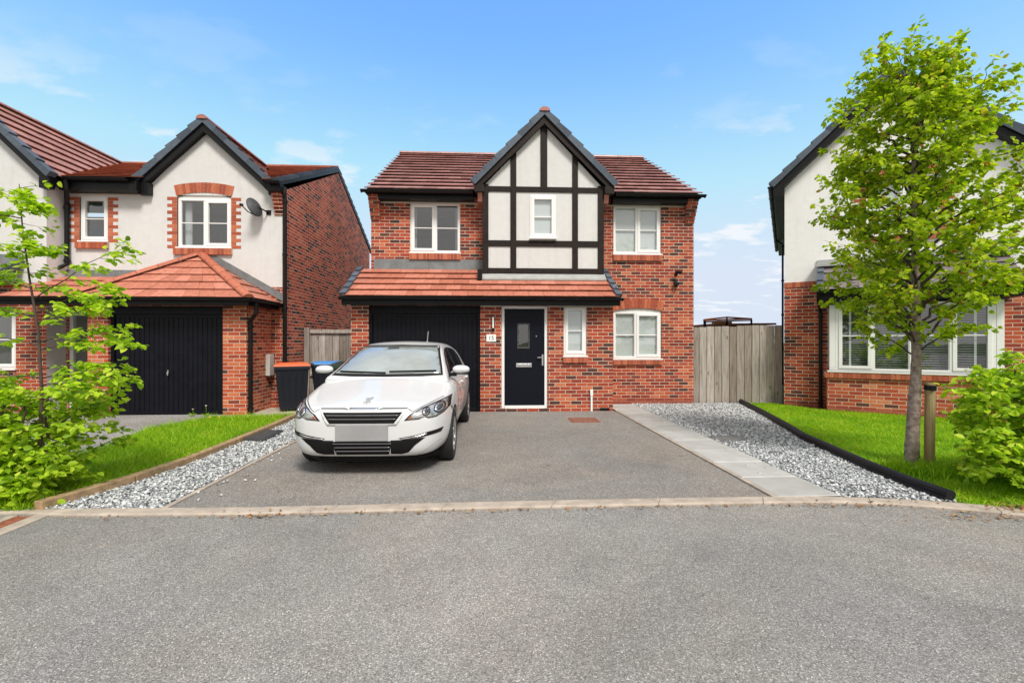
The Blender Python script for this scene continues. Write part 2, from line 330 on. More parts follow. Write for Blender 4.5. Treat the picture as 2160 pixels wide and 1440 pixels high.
def uv_world(me):
    npoly = len(me.polygons)
    if npoly == 0: return
    uvl = me.uv_layers.new(name='UVMap')
    nrm = np.zeros(npoly * 3); me.polygons.foreach_get('normal', nrm); nrm = nrm.reshape(-1, 3)
    tot = np.zeros(npoly, int); me.polygons.foreach_get('loop_total', tot)
    co = np.zeros(len(me.vertices) * 3); me.vertices.foreach_get('co', co); co = co.reshape(-1, 3)
    li = np.zeros(len(me.loops), int); me.loops.foreach_get('vertex_index', li)
    t = np.stack([-nrm[:, 1], nrm[:, 0], np.zeros(npoly)], 1); ln = np.linalg.norm(t, axis=1)
    t[ln < .05] = (1, 0, 0); t /= np.linalg.norm(t, axis=1)[:, None]
    b = np.cross(nrm, t)
    T = np.repeat(t, tot, 0); B = np.repeat(b, tot, 0); P = co[li]
    uv = np.stack([(P * T).sum(1), (P * B).sum(1)], 1)
    uvl.data.foreach_set('uv', uv.ravel())
INV = {}
def attach(o, parent):
    o.parent = parent
    if parent.name in INV: o.matrix_parent_inverse = INV[parent.name]; INV_child = None
def tag(o, label=None, cat=None, group=None, kind=None):
    for k, v in (('label', label), ('category', cat), ('group', group), ('kind', kind)):
        if v: o[k] = v
    return o
def thing(name, loc, label, cat, rz=0, group=None, world=False):
    o = bpy.data.objects.new(name, None); col.objects.link(o); o.empty_display_size = .2
    o.location = loc; o.rotation_euler = (0, 0, rz)
    if world: INV[o.name] = (Matrix.Translation(loc) @ Matrix.Rotation(rz, 4, 'Z')).inverted()
    return tag(o, label, cat, group)
def struct(name, mb, mats, label, cat='ground', **k):
    return tag(mb.build(name, mats, **k), label, cat, kind='structure')
def copy_tree(o, parent=None):
    c = o.copy(); col.objects.link(c)
    if parent is not None: c.parent = parent
    for ch in list(o.children): copy_tree(ch, c)
    return c
def lerp(a, b, t): return Vector(a) * (1 - t) + Vector(b) * t
def mesh_np(name, V, F, mat, parent=None, smooth=False):
    me = bpy.data.meshes.new(name); nv, nf, k = len(V), len(F), F.shape[1]
    me.vertices.add(nv); me.vertices.foreach_set('co', V.astype(np.float32).ravel())
    me.loops.add(nf * k); me.loops.foreach_set('vertex_index', F.astype(np.int32).ravel())
    me.polygons.add(nf); me.polygons.foreach_set('loop_start', np.arange(nf, dtype=np.int32) * k)
    me.update(calc_edges=True); me.materials.append(M[mat])
    if smooth: me.polygons.foreach_set('use_smooth', [True] * nf)
    o = bpy.data.objects.new(name, me); col.objects.link(o)
    if parent: attach(o, parent)
    return o

# building elements -------------------------------------------------
def wall_face(mb, x0, x1, z0, z1, y, ops, depth=.1, mi=0):
    """a wall surface facing -y at y, with openings (x0,x1,z0,z1) and their reveals"""
    xs = sorted({x0, x1} | {v for o in ops for v in o[:2] if x0 < v < x1}); zs = sorted({z0, z1} | {v for o in ops for v in o[2:4] if z0 < v < z1})
    for a, b in zip(xs, xs[1:]):
        for c, d in zip(zs, zs[1:]):
            cx, cz = (a + b) / 2, (c + d) / 2
            if any(o[0] < cx < o[1] and o[2] < cz < o[3] for o in ops): continue
            mb.quad((a, y, c), (b, y, c), (b, y, d), (a, y, d), mi)
    for o in ops:
        a, b, c, d = o[:4]; e = y + depth
        mb.quad((a, y, c), (a, e, c), (a, e, d), (a, y, d), mi); mb.quad((b, y, c), (b, y, d), (b, e, d), (b, e, c), mi)
        mb.quad((a, y, d), (a, e, d), (b, e, d), (b, y, d), mi); mb.quad((a, y, c), (b, y, c), (b, e, c), (a, e, c), mi)
def tiles(mb, e0, e1, r0, r1, rows, tw=.3, th=.034, mi=0, under=None):
    e0, e1, r0, r1 = map(Vector, (e0, e1, r0, r1))
    n = (e1 - e0).cross(((r0 + r1) - (e0 + e1)) / 2).normalized()
    if n.z < 0: n = -n
    J = lambda s: random.uniform(-s, s)
    for k in range(rows):
        a = k / rows; b = min(1, (k + 1.12) / rows)
        bl, br, tl, tr = lerp(e0, r0, a), lerp(e1, r1, a), lerp(e0, r0, b), lerp(e1, r1, b)
        m_ = max(1, round((br - bl).length / tw)); cuts = [0] + [(i + (.5 if k % 2 else 0)) / m_ for i in range(1 if k % 2 == 0 else 0, m_)] + [1]
        g = .0022 / max(.3, (br - bl).length)
        for f0, f1 in zip(cuts, cuts[1:]):
            if f1 - f0 < .01 / max(1, m_): continue
            h = th + J(.003)
            P = lambda f, A, B, o_: lerp(A, B, f) + n * o_
            f0_, f1_ = f0 + g, f1 - g
            b0, b1, b2, b3 = P(f0_, bl, br, h * .64), P(f1_, bl, br, h * .64), P(f1_, tl, tr, -.010), P(f0_, tl, tr, -.010)
            t0, t1, t2, t3 = P(f0_, bl, br, h), P(f1_, bl, br, h + J(.002)), P(f1_, tl, tr, .006), P(f0_, tl, tr, .004)
            mb.add([b0, b1, b2, b3, t0, t1, t2, t3], [(4, 5, 6, 7), (3, 2, 1, 0), (0, 1, 5, 4), (1, 2, 6, 5), (3, 0, 4, 7)], mi)
    if under is not None:
        d = n * -.02; mb.quad(e0 + d, e1 + d, r1 + d, r0 + d, under)
def verge(mb, p0, p1, front, n, wid=.13, drop=.10, lift=.05):
    """stepped capping units up a gable edge from eave p0 to apex p1; front = direction the gable faces"""
    mb.cut(); p0, p1, fr = Vector(p0), Vector(p1), Vector(front).normalized(); d = (p1 - p0).normalized(); up = d.cross(fr)
    if up.z < 0: up = -up
    for i in range(n):
        a = lerp(p0, p1, i / n); b = lerp(p0, p1, min(1, (i + 1.06) / n))
        def ring(p, l): return [p + fr * .03 - up * drop, p + fr * (.03 + l * .25) + up * l, p - fr * wid + up * l, p - fr * wid - up * .02]
        A = ring(a, lift + .022); B = ring(b, lift - .012)
        mb.add(A + B, [(0, 1, 2, 3), (7, 6, 5, 4), (0, 4, 5, 1), (1, 5, 6, 2), (2, 6, 7, 3), (3, 7, 4, 0)])
def ridge_line(mb, a, b, r=.11, unit=.42, n=8):
    mb.cut(); a, b = Vector(a), Vector(b); m_ = max(1, round((b - a).length / unit)); d = (b - a).normalized(); sd_ = d.cross(Vector((0, 0, 1))).normalized(); up = sd_.cross(d)
    for i in range(m_):
        p, q = lerp(a, b, i / m_), lerp(a, b, (i + .985) / m_); vs = []; fs = []
        for pt, rr in ((p, r * 1.04), (q, r)):
            for k in range(n + 1):
                t = math.pi * k / n; vs.append(pt + sd_ * math.cos(t) * rr + up * (math.sin(t) * rr * .75 - .03))
        k_ = n + 1
        for k in range(n): fs.append((k, k + 1, k_ + k + 1, k_ + k))
        fs += [tuple(range(k_)), tuple(range(k_, 2 * k_))[::-1]]
        mb.add(vs, fs)
def gutter(mb, a, b, r=.056, n=8):
    mb.cut(); a, b = Vector(a), Vector(b); d = (b - a).normalized(); sd_ = d.cross(Vector((0, 0, 1))).normalized(); vs = []; fs = []
    for pt in (a, b):
        for k in range(n + 1):
            t = math.pi * k / n; vs.append(pt + sd_ * math.cos(t) * r - Vector((0, 0, 1)) * math.sin(t) * r)
    k_ = n + 1
    for k in range(n): fs.append((k, k + 1, k_ + k + 1, k_ + k))
    fs += [tuple(range(k_)), tuple(range(k_, 2 * k_))[::-1]]
    mb.add(vs, fs)
    m_ = max(2, round((b - a).length / .9))
    for i in range(m_ + 1):                                   # brackets
        p = lerp(a, b, (i + .02) / (m_ + .04)); mb.tube([p + sd_ * -r * 1.1 - Vector((0, 0, .012)), p - Vector((0, 0, r * 1.12)), p + sd_ * r * 1.1 - Vector((0, 0, .012))], .011, 6)
def window(parent, x0, x1, z0, z1, y, lights, bar=True, blind=None, sash=(), sill=True, curtain=None, fr=.05, barz=.5):
    """upvc window: frame (with its sashes and bars) > pane, sill, blind; y = face of the frame"""
    f = MB(); n = len(lights); d = .07
    f.box(x0, x1, y, y + d, z0, z0 + fr); f.box(x0, x1, y, y + d, z1 - fr, z1)
    f.box(x0, x0 + fr, y, y + d, z0 + fr, z1 - fr); f.box(x1 - fr, x1, y, y + d, z0 + fr, z1 - fr)
    ix0, ix1, iz0, iz1 = x0 + fr, x1 - fr, z0 + fr, z1 - fr; panes = []
    for i, (a, b) in enumerate(lights):
        pa, pb = ix0 + (ix1 - ix0) * a, ix0 + (ix1 - ix0) * b
        if i: f.box(pa - .026, pa + .026, y + .001, y + d - .001, iz0, iz1); pa += .026
        if i < n - 1: pb -= .026
        if i in sash:
            s_ = .048; yy = y - .012
            f.box(pa - .012, pb + .012, yy, y + .05, iz0 - .012, iz0 + s_); f.box(pa - .012, pb + .012, yy, y + .05, iz1 - s_, iz1 + .012)
            f.box(pa - .012, pa + s_, yy, y + .05, iz0 + s_, iz1 - s_); f.box(pb - s_, pb + .012, yy, y + .05, iz0 + s_, iz1 - s_)
            panes.append((pa + s_, pb - s_, iz0 + s_, iz1 - s_))
        else:
            f.box(pa, pa + .014, y + .008, y + .05, iz0, iz1); f.box(pb - .014, pb, y + .008, y + .05, iz0, iz1)
            panes.append((pa, pb, iz0, iz1))
        if bar:
            zb = iz0 + (iz1 - iz0) * barz; f.box(panes[-1][0], panes[-1][1], y + .018, y + .046, zb - .011, zb + .011)
    o = f.build('window', 'upvc', parent, bevel=.004)
    for (a, b, c, e) in panes:
        p = MB(); p.quad((a, y + .032, c), (b, y + .032, c), (b, y + .032, e), (a, y + .032, e)); p.build('pane', 'glass', o)
    if sill: s_ = MB(); s_.box(x0 - .02, x1 + .02, y - .075, y + .03, z0 - .032, z0 - .002); s_.build('sill', 'upvc', o, bevel=.006)
    if blind:
        b = MB(); step, tilt = blind; YT_ = .0655 if tilt >= 1 else .125; YB_, TD = (.062, 1.04) if tilt >= 1 else (.09, tilt)
        k = 0; zt = iz1
        while zt > iz0:
            b.hexa([(ix0, y + YB_, zt - step * TD), (ix1, y + YB_, zt - step * TD), (ix1, y + YT_, zt - .002), (ix0, y + YT_, zt - .002)],
                   [(ix0, y + YB_, zt - step * TD + .002), (ix1, y + YB_, zt - step * TD + .002), (ix1, y + YT_, zt), (ix0, y + YT_, zt)])
            zt -= step
        if tilt < .5:
            for fx in (.12, .5, .88): b.box(ix0 + (ix1 - ix0) * fx - .018, ix0 + (ix1 - ix0) * fx + .018, y + .087, y + .089, iz0, iz1)
        b.build('blind', 'blind', o)
    if curtain:
        c = MB()
        for (a, b_) in curtain:
            c.cut(); pts = []; m_ = 16
            for i in range(m_ + 1):
                t = i / m_; xx = ix0 + (ix1 - ix0) * (a + (b_ - a) * t); pts.append((xx, y + .16 + .025 * math.sin(t * 20)))
            for p, q in zip(pts, pts[1:]): c.quad((*p, iz0), (*q, iz0), (*q, iz1), (*p, iz1))
        c.build('curtain', 'blind', o)
    return o
def soldier_row(parent, name, x0, x1, z0, z1, y0, y1, rise=0, unit=.075, round_front=False):
    """a row of bricks on end (sill or arch); rise > 0 bows it upwards in the middle"""
    mb = MB(); n = max(2, round((x1 - x0) / unit)); cx = (x0 + x1) / 2; hw = (x1 - x0) / 2
    zz = lambda x, z: z + rise * (1 - ((x - cx) / hw) ** 2)
    fl = lambda x, z: x + (x - cx) * .09 * (1 if rise else 0) * (z - z0) / (z1 - z0)
    w_ = (x1 - x0) / n
    for i in range(n):
        a, b = x0 + i * w_ + .005, x0 + (i + 1) * w_ - .005
        j = random.uniform(-.002, .002)
        F = [(a, y0 + j, zz(a, z0)), (b, y0 + j, zz(b, z0)), (fl(b, z1), y0 + j, zz(b, z1)), (fl(a, z1), y0 + j, zz(a, z1))]
        Bk = [(p[0], y1, p[2]) for p in F]; mb.hexa(Bk, F, 0)
        a2, b2 = x0 + i * w_, x0 + (i + 1) * w_
        F = [(a2, y0 + .009, zz(a2, z0) + .003), (b2, y0 + .009, zz(b2, z0) + .003), (fl(b2, z1), y0 + .009, zz(b2, z1) - .003), (fl(a2, z1), y0 + .009, zz(a2, z1) - .003)]
        mb.hexa([(p[0], y1 - .002, p[2]) for p in F], F, 1)
    return mb.build(name, ['soldier', 'mortar'], parent)
def quoins(parent, x0, x1, z0, z1, y, wid=.11):
    mb = MB()
    for sx, X in ((-1, x0), (1, x1)):
        mb.cut(); z = z0; k = 0
        while z < z1 - .03:
            w2 = wid if k % 2 else wid * 1.95; a, b = (X - w2, X) if sx < 0 else (X, X + w2)
            mb.box(a + .003, b - .003, y - .006 + random.uniform(-.001, .001), y + .03, z + .004, z + .071, 0)
            z += .075; k += 1
        a, b = (X - wid, X) if sx < 0 else (X, X + wid); mb.box(a, b, y - .003, y + .028, z0, z, 1)
    return mb.build('quoins', ['soldier', 'mortar'], parent)
def downpipe(parent, pts, r=.034):
    mb = MB(); mb.tube(pts, r, 12)
    for a, b in zip(pts, pts[1:]):
        a, b = Vector(a), Vector(b)
        if abs((b - a).z) > .9:
            m_ = max(1, int(abs((b - a).z) / 1.1))
            for i in range(m_ + 1):
                p = lerp(a, b, (i + .06) / (m_ + .12)); mb.tube([p - Vector((0, 0, .03)), p + Vector((0, 0, .03))], r * 1.28, 12); mb.box(p.x - .05, p.x + .05, p.y - .01, p.y + .05, p.z - .012, p.z + .012)
    return mb.build('downpipe', 'black', parent, smooth=False)
def garage_door(parent, x0, x1, z0, z1, y, ribs=22):
    mb = MB(); mb.box(x0, x0 + .06, y - .01, y + .06, z0, z1); mb.box(x1 - .06, x1, y - .01, y + .06, z0, z1); mb.box(x0 + .06, x1 - .06, y - .012, y + .06, z1 - .16, z1)
    a, b, t = x0 + .065, x1 - .065, z1 - .165
    mb.box(a, b, y + .03, y + .06, z0 + .012, t)
    mb.box(a, b, y + .018, y + .031, z0 + .012, z0 + .07); mb.box(a, b, y + .018, y + .031, t - .06, t)
    w_ = (b - a) / ribs
    for i in range(ribs): mb.box(a + i * w_ + .012, a + (i + 1) * w_ - .012, y + .02, y + .031, z0 + .07, t - .06)
    o = mb.build('garage_door', 'garage', parent, bevel=.004)
    h = MB(); cx = (a + b) / 2; hz_ = z0 + (t - z0) * .42
    h.tube([(cx, y + .03, hz_), (cx, y - .02, hz_)], .022, 12); h.beam((cx, y - .02, hz_ - .05), (cx + .012, y - .02, hz_ + .055), .022, .018, (0, 1, 0))
    h.build('handle', 'chrome', o)
    return o

# ================================================================== the setting
def inpoly(P, poly):
    x, y = P[:, 0], P[:, 1]; c = np.zeros(len(P), bool); n = len(poly)
    for i in range(n):
        (x0, y0), (x1, y1) = poly[i], poly[i - 1]
        c ^= ((y0 > y) != (y1 > y)) & (x < (x1 - x0) * (y - y0) / ((y1 - y0) or 1e-9) + x0)
    return c
def scatter(poly, dens):
    p = np.array(poly); a, b = p.min(0), p.max(0); n = int(dens * np.prod(b - a))
    q = rng.uniform(a, b, (n, 2)); return q[inpoly(q, poly)]
def sheet(name, poly, z, mat, label, cat='ground'):
    mb = MB(); mb.poly([(x, y, z) for x, y in poly]); return struct(name, mb, mat, label, cat, fix=False)
KF = [(-9.0, 3.98), (-5.2, 4.02), (-4.0, 4.045), (-3.58, 3.965), (-2.11, 3.917), (-.9, 3.935), (.19, 3.955), (1.7, 3.965), (2.6, 3.96), (3.06, 3.95), (3.6, 3.87), (4.0, 3.755), (4.44, 3.575), (5.2, 3.2), (6.2, 2.6), (7.6, 1.7)]
KB = [(x + .0 + (.12 if y < 3.8 and x > 3 else 0), y + (.14 if y > 3.8 else .13)) for x, y in KF]
mb = MB(); mb.poly([(x, y, -.06) for x, y in [(-400, -400), (400, -400), (400, 400), (-400, 400)]])
struct('ground', mb, 'ground', 'rough green ground stretching away behind the houses', fix=False)
sheet('road', [(-60, -40), (60, -40), (60, 1.0), (9.5, .6)] + KF[::-1] + [(-60, 2.5)], 0, 'road', 'grey tarmac road in front of the houses', 'road')
sheet('driveway', [(-2.79, 4.06), (2.61, 4.06), (2.61, 9.42), (-2.79, 9.42)], .012, 'drive', 'grey tarmac driveway under the white car', 'driveway')
sheet('neighbour_driveway', [(-8.6, 3.98), (-4.95, 4.05), (-5.15, 6.5), (-5.50, 7.66), (-5.15, 8.75), (-4.95, 9.0), (-4.95, 9.35), (-9.3, 9.35)], .008, 'drive_grey', 'pale tarmac driveway in front of the left garage door', 'driveway')
sheet('side_path', [(-5.3, 8.95), (-3.70, 8.80), (-2.86, 8.97), (-2.84, 9.43), (-2.62, 12.4), (-4.62, 12.4), (-4.9, 9.25), (-5.3, 9.25)], .004, 'path', 'beige concrete path running between the two houses', 'path')
# kerb of separate blocks
mb = MB()
def along(pl, s):
    for a, b in zip(pl, pl[1:]):
        d = math.dist(a, b)
        if s <= d: return (a[0] + (b[0] - a[0]) * s / d, a[1] + (b[1] - a[1]) * s / d)
        s -= d
    return pl[-1]
LT = sum(math.dist(a, b) for a, b in zip(KF, KF[1:])); LB = sum(math.dist(a, b) for a, b in zip(KB, KB[1:])); nb = int(LT / .92)
for i in range(nb):
    f0, f1 = i / nb + .00015, (i + 1) / nb - .00015; m_ = 4
    for j in range(m_):
        u, v = f0 + (f1 - f0) * j / m_, f0 + (f1 - f0) * (j + 1) / m_
        a, b, c, d = along(KF, u * LT), along(KF, v * LT), along(KB, v * LB), along(KB, u * LB); h = .024
        A = lambda p, z: (p[0], p[1], z)
        cx = lambda p, q, t: (p[0] + (q[0] - p[0]) * t, p[1] + (q[1] - p[1]) * t)
        mb.quad(A(a, -.02), A(b, -.02), A(b, h - .012), A(a, h - .012)); a1, b1 = cx(a, d, .14), cx(b, c, .14)
        mb.quad(A(a, h - .012), A(b, h - .012), A(b1, h), A(a1, h)); mb.quad(A(a1, h), A(b1, h), A(c, h), A(d, h)); mb.quad(A(d, h), A(c, h), A(c, -.02), A(d, -.02))
        if j == 0: mb.quad(A(a, -.02), A(a, h - .012), A(a1, h), A(d, h))
        if j == m_ - 1: mb.quad(A(b, -.02), A(c, h), A(b1, h), A(b, h - .012))
struct('kerb', mb, 'kerb', 'long low beige concrete kerb between road and driveway', 'kerb')
# paving beside the drive
mb = MB(); y = 4.09; i = 0
sheet('paving_bed', [(2.64, 4.09), (3.27, 4.09), (3.27, 10.3), (2.64, 10.3)], .0235, 'mortar_pale', 'pale mortar joints showing between the paving slabs')
while y < 10.2:
    y1 = min(y + .605, 10.33); j = random.uniform(-.003, .003)
    mb.box(2.672, 3.27 + j, y + .014, y1 - .014, -.03, .0285 + j * .5); y = y1; i += 1
struct('paving_path', mb, 'slab', 'single row of pale grey paving slabs beside the drive', 'path', bevel=.005)
mb = MB()
y = 4.09
while y < 9.3: mb.box(2.615, 2.666, y + .002, min(y + .9, 9.36) - .002, -.03, .03); y += .9
P0, P1 = Vector((-2.82, 4.08, 0)), Vector((-2.83, 9.38, 0))
for i in range(6): mb.beam(lerp(P0, P1, i / 6 + .0006) + Vector((0, 0, -.003)), lerp(P0, P1, (i + 1) / 6 - .0006) + Vector((0, 0, -.003)), .05, .05)
struct('drive_edging', mb, 'kerb', 'thin beige concrete edging down both sides of the driveway', 'kerb', bevel=.004)
# gravel
BE = [(5.88, 10.36), (5.40, 8.75), (4.98, 7.45), (4.63, 6.46), (4.42, 5.55), (4.27, 4.85), (4.19, 4.3), (4.17, 3.90)]
WE = [(-3.68, 8.75), (-3.62, 7.8), (-3.585, 6.6), (-3.57, 5.57), (-3.66, 4.85), (-3.86, 4.08)]
GR = [(3.275, 10.37), (3.275, 4.09), (3.35, 4.08), (4.16, 3.86)] + BE[::-1]
GL = [(-2.85, 4.08), (-2.86, 8.95), (-3.60, 8.85)] + WE[1:]
sheet('gravel_bed', GR, .004, 'cover_grey', 'grey bed beneath the slate chippings right of the paving')
sheet('gravel_bed', GL, .004, 'cover_grey', 'grey bed beneath the slate chippings left of the driveway')
def chips(name, poly, dens, label, holes=(), stray=None):
    P = scatter(poly, dens)
    if stray is not None: P = np.concatenate([P, stray])
    for h in holes: P = P[~inpoly(P, h)]
    n = len(P); O = np.array([(1, 0, 0), (-1, 0, 0), (0, 1, 0), (0, -1, 0), (0, 0, 1), (0, 0, -1)], float)
    s = rng.lognormal(0, .28, (n, 1)) * np.array([[.0185, .0125, .007]]) * rng.uniform(.75, 1.25, (n, 3))
    V = O[None] * (1 + rng.normal(0, .28, (n, 6, 3)) * .6) * s[:, None]
    V[:, 4:, :2] += rng.normal(0, .006, (n, 2, 2))
    yaw = rng.uniform(0, 6.28, n); tl = rng.normal(0, .45, n)
    c, s_ = np.cos(tl), np.sin(tl); x = V[:, :, 0] * c[:, None] + V[:, :, 2] * s_[:, None]; z = -V[:, :, 0] * s_[:, None] + V[:, :, 2] * c[:, None]; V[:, :, 0] = x; V[:, :, 2] = z
    c, s_ = np.cos(yaw), np.sin(yaw); x = V[:, :, 0] * c[:, None] - V[:, :, 1] * s_[:, None]; y = V[:, :, 0] * s_[:, None] + V[:, :, 1] * c[:, None]; V[:, :, 0] = x; V[:, :, 1] = y
    V[:, :, 0] += P[:, 0:1]; V[:, :, 1] += P[:, 1:2]; V[:, :, 2] += rng.uniform(.008, .03, (n, 1))
    T = np.array([(0, 2, 4), (2, 1, 4), (1, 3, 4), (3, 0, 4), (2, 0, 5), (1, 2, 5), (3, 1, 5), (0, 3, 5)])
    F = (T[None] + (np.arange(n) * 6)[:, None, None]).reshape(-1, 3)
    return tag(mesh_np(name, V.reshape(-1, 3), F, 'stone'), label, 'gravel', kind='stuff')
MHR = [(3.25, 6.74), (3.34, 6.34), (3.80, 6.44), (3.76, 6.84)]; MHL = [(-3.80, 6.78), (-3.22, 6.70), (-3.28, 7.42), (-3.82, 7.46)]
chips('slate_gravel', GR, 3100, 'blue grey slate chippings between the paving and the black edging', [MHR], np.stack([3.27 - np.abs(rng.normal(0, .25, 70)), rng.uniform(4.3, 9.8, 70)], 1))
chips('slate_gravel', GL, 3100, 'blue grey slate chippings between the timber edging and the driveway', [MHL], np.stack([-2.84 + np.abs(rng.normal(0, .28, 80)), rng.uniform(4.2, 8.6, 80)], 1))
for nm, poly, z0, z1, mt, lb in (('inspection_cover', MHR, .0, .028, 'cover_grey', 'worn grey inspection cover sunk in the right gravel'), ('inspection_cover', MHL, .0, .055, 'cover', 'dark raised inspection cover lying in the left gravel')):
    mb = MB(); mb.prism([(x, y, z0) for x, y in poly], (0, 0, z1 - z0)); c = Vector((sum(p[0] for p in poly) / 4, sum(p[1] for p in poly) / 4, 0))
    mb.prism([(c.x + (x - c.x) * .86, c.y + (y - c.y) * .86, z1 + .0005) for x, y in poly], (0, 0, .005))
    tag(mb.build(nm, mt, bevel=.006), lb, 'manhole cover')
# black log edging and timber edging
mb = MB(); PT = []
for a, b in zip(BE, BE[1:]):
    for t in (0, .5): PT.append(lerp((*a, 0), (*b, 0), t))
PT.append(Vector((*BE[-1], 0)))
mb.tube([p + Vector((-.02, 0, .078)) for p in PT], .044, 14)
for a, b in zip(PT, PT[1:]): mb.beam(a + Vector((-.03, 0, .03)), b + Vector((-.03, 0, .03)), .085, .06)
tag(mb.build('log_edging', 'rubber', smooth=False), 'long black rounded edging between right gravel and lawn', 'lawn edging')
mb = MB()
for k, (a, b) in enumerate(zip(WE, WE[1:])):
    a, b = Vector((*a, .045)), Vector((*b, .045)); mb.beam(lerp(a, b, .004), lerp(a, b, .996), .095, .10)
tag(mb.build('timber_edging', 'edgewood', bevel=.008), 'brown timber sleeper edging between left lawn and gravel', 'lawn edging')
# lawns
LR = BE + [(4.3, 3.83), (4.6, 3.68), (5.4, 3.3), (7.6, 2.0), (10.5, 5.5), (8.95, 7.75), (6.9, 9.25), (6.75, 9.8), (6.55, 10.2)]
LL = WE + [(-4.0, 4.06), (-4.98, 4.05), (-5.17, 6.5), (-5.52, 7.66), (-5.17, 8.75), (-4.2, 8.9), (-3.75, 8.95)]
sheet('lawn_soil', LR, .012, 'turf', 'green turf under the right lawn beside the bay window', 'lawn')
sheet('lawn_soil', LL, .012, 'turf', 'green turf under the left lawn between two driveways', 'lawn')
def blades(P, h0, h1, wd, lean, z=.012):
    n = len(P); h = rng.uniform(h0, h1, n) * rng.uniform(.7, 1.15, n); a = rng.uniform(0, 6.28, n); b = a + rng.normal(1.57, .5, n)
    l = np.abs(rng.normal(lean, lean * .6, n)) * h
    base = np.concatenate([P, np.full((n, 1), z)], 1); sx = np.stack([np.cos(a), np.sin(a), np.zeros(n)], 1) * (wd * rng.uniform(.6, 1.3, n))[:, None]
    dn = np.stack([np.cos(b), np.sin(b), np.zeros(n)], 1)
    m_ = base + dn * (l * .35)[:, None] + np.array([0, 0, 1]) * (h * .6)[:, None]
    t = base + dn * l[:, None] + np.array([0, 0, 1]) * h[:, None]
    V = np.stack([base - sx / 2, base + sx / 2, m_ + sx * .4, m_ - sx * .4, t, t + sx * .03], 1).reshape(-1, 3)
    o = (np.arange(n) * 6)[:, None]
    F = np.concatenate([o + np.array([[0, 1, 2, 3]]), o + np.array([[3, 2, 5, 4]])], 0); return V, F
P = scatter(LR, 5200); V, F = blades(P, .028, .055, .008, 1.0)
Pk = np.stack([rng.normal(4.85, .28, 1500), rng.normal(4.78, .16, 1500)], 1); Pk = Pk[inpoly(Pk, LR)]; V2, F2 = blades(Pk, .07, .15, .011, .6)
tag(mesh_np('lawn_grass', np.concatenate([V, V2]), np.concatenate([F, F2 + len(V)]), 'grass'), 'short bright green grass of the right lawn round the tree', 'grass', kind='stuff')
P = scatter(LL, 4300); V, F = blades(P, .05, .11, .008, .9)
Pm = P[rng.random(len(P)) < .12] ; V2, F2 = blades(Pm, .10, .17, .006, .75)
tag(mesh_np('lawn_grass', np.concatenate([V, V2]), np.concatenate([F, F2 + len(V)]), 'grass'), 'long bright green grass of the left lawn', 'grass', kind='stuff')
# channel drains and gully
t = thing('drain_grate', (1.73, 8.30, .012), 'rusty square gully grate set in the driveway before the door', 'drain grate')
mb = MB()
for a, b, c, d in ((-.26, .26, -.23, -.20), (-.26, .26, .20, .23), (-.26, -.23, -.20, .20), (.23, .26, -.20, .20)): mb.box(a, b, c, d, -.01, .010)
mb.build('frame', 'rust', t)
mb = MB(); [mb.box(-.22 + i * .044, -.195 + i * .044, -.20, .20, -.012, .006) for i in range(11)]; mb.box(-.23, .23, -.02, .02, -.010, .004); mb.build('grate', 'rust', t)
A0, A1 = Vector((-3.93, 3.93, 0)), Vector((-3.62, 2.4, 0))
t = thing('channel_drain', (-3.845, 3.25, 0), 'rust red channel drain in pale concrete at the left road edge', 'drain', rz=R(2))
mb = MB(); mb.box(-.13, -.066, -.9, .75, -.02, .012); mb.box(.066, .19, -.9, .75, -.02, .012); mb.build('concrete_edge', 'kerb', t, bevel=.004)
mb = MB(); [mb.box(-.062, .062, -.9 + i * .04, -.874 + i * .04, -.02, .009) for i in range(41)]; mb.box(-.062, -.05, -.9, .75, -.02, .0085); mb.box(.05, .062, -.9, .75, -.02, .0085); mb.build('grate', 'rust', t)
# dry leaves and grit along the kerb
q = []
for (cx, cy, sx, sy, n) in ((4.15, 3.60, .30, .06, 90), (3.3, 3.88, .45, .03, 60), (-1.95, 3.885, .12, .03, 40), (.8, 3.92, .9, .02, 60), (-1, 3.90, 1.0, .02, 60), (4.75, 3.62, .25, .12, 90), (4.75, 3.72, .22, .04, 160)):
    q.append(np.stack([rng.normal(cx, sx, n), rng.normal(cy, sy, n)], 1))
P = np.concatenate(q); u = rng.uniform(-3.5, 4.6, 420); P = np.concatenate([P, np.stack([u, np.interp(u, [k[0] for k in KF], [k[1] for k in KF]) - np.abs(rng.normal(0, .03, 420)) - .005], 1)])
n = len(P); a = rng.uniform(0, 6.28, n); l = rng.uniform(.006, .022, n); l[-420:] *= .45
dx = np.stack([np.cos(a), np.sin(a), rng.normal(0, .25, n)], 1) * l[:, None]; dy = np.stack([-np.sin(a), np.cos(a), rng.normal(0, .35, n)], 1) * (l * .6)[:, None]
B0 = np.concatenate([P, rng.uniform(.008, .02, (n, 1))], 1); inside = P[:, 1] > np.interp(P[:, 0], [k[0] for k in KF], [k[1] for k in KF]); B0[inside, 2] += .024
tag(mesh_np('leaf_litter', np.stack([B0 - dx, B0 + dy, B0 + dx, B0 - dy], 1).reshape(-1, 3), np.arange(n * 4).reshape(-1, 4), 'dry'), 'dry brown leaf litter gathered along the kerb', 'leaf litter', kind='stuff')

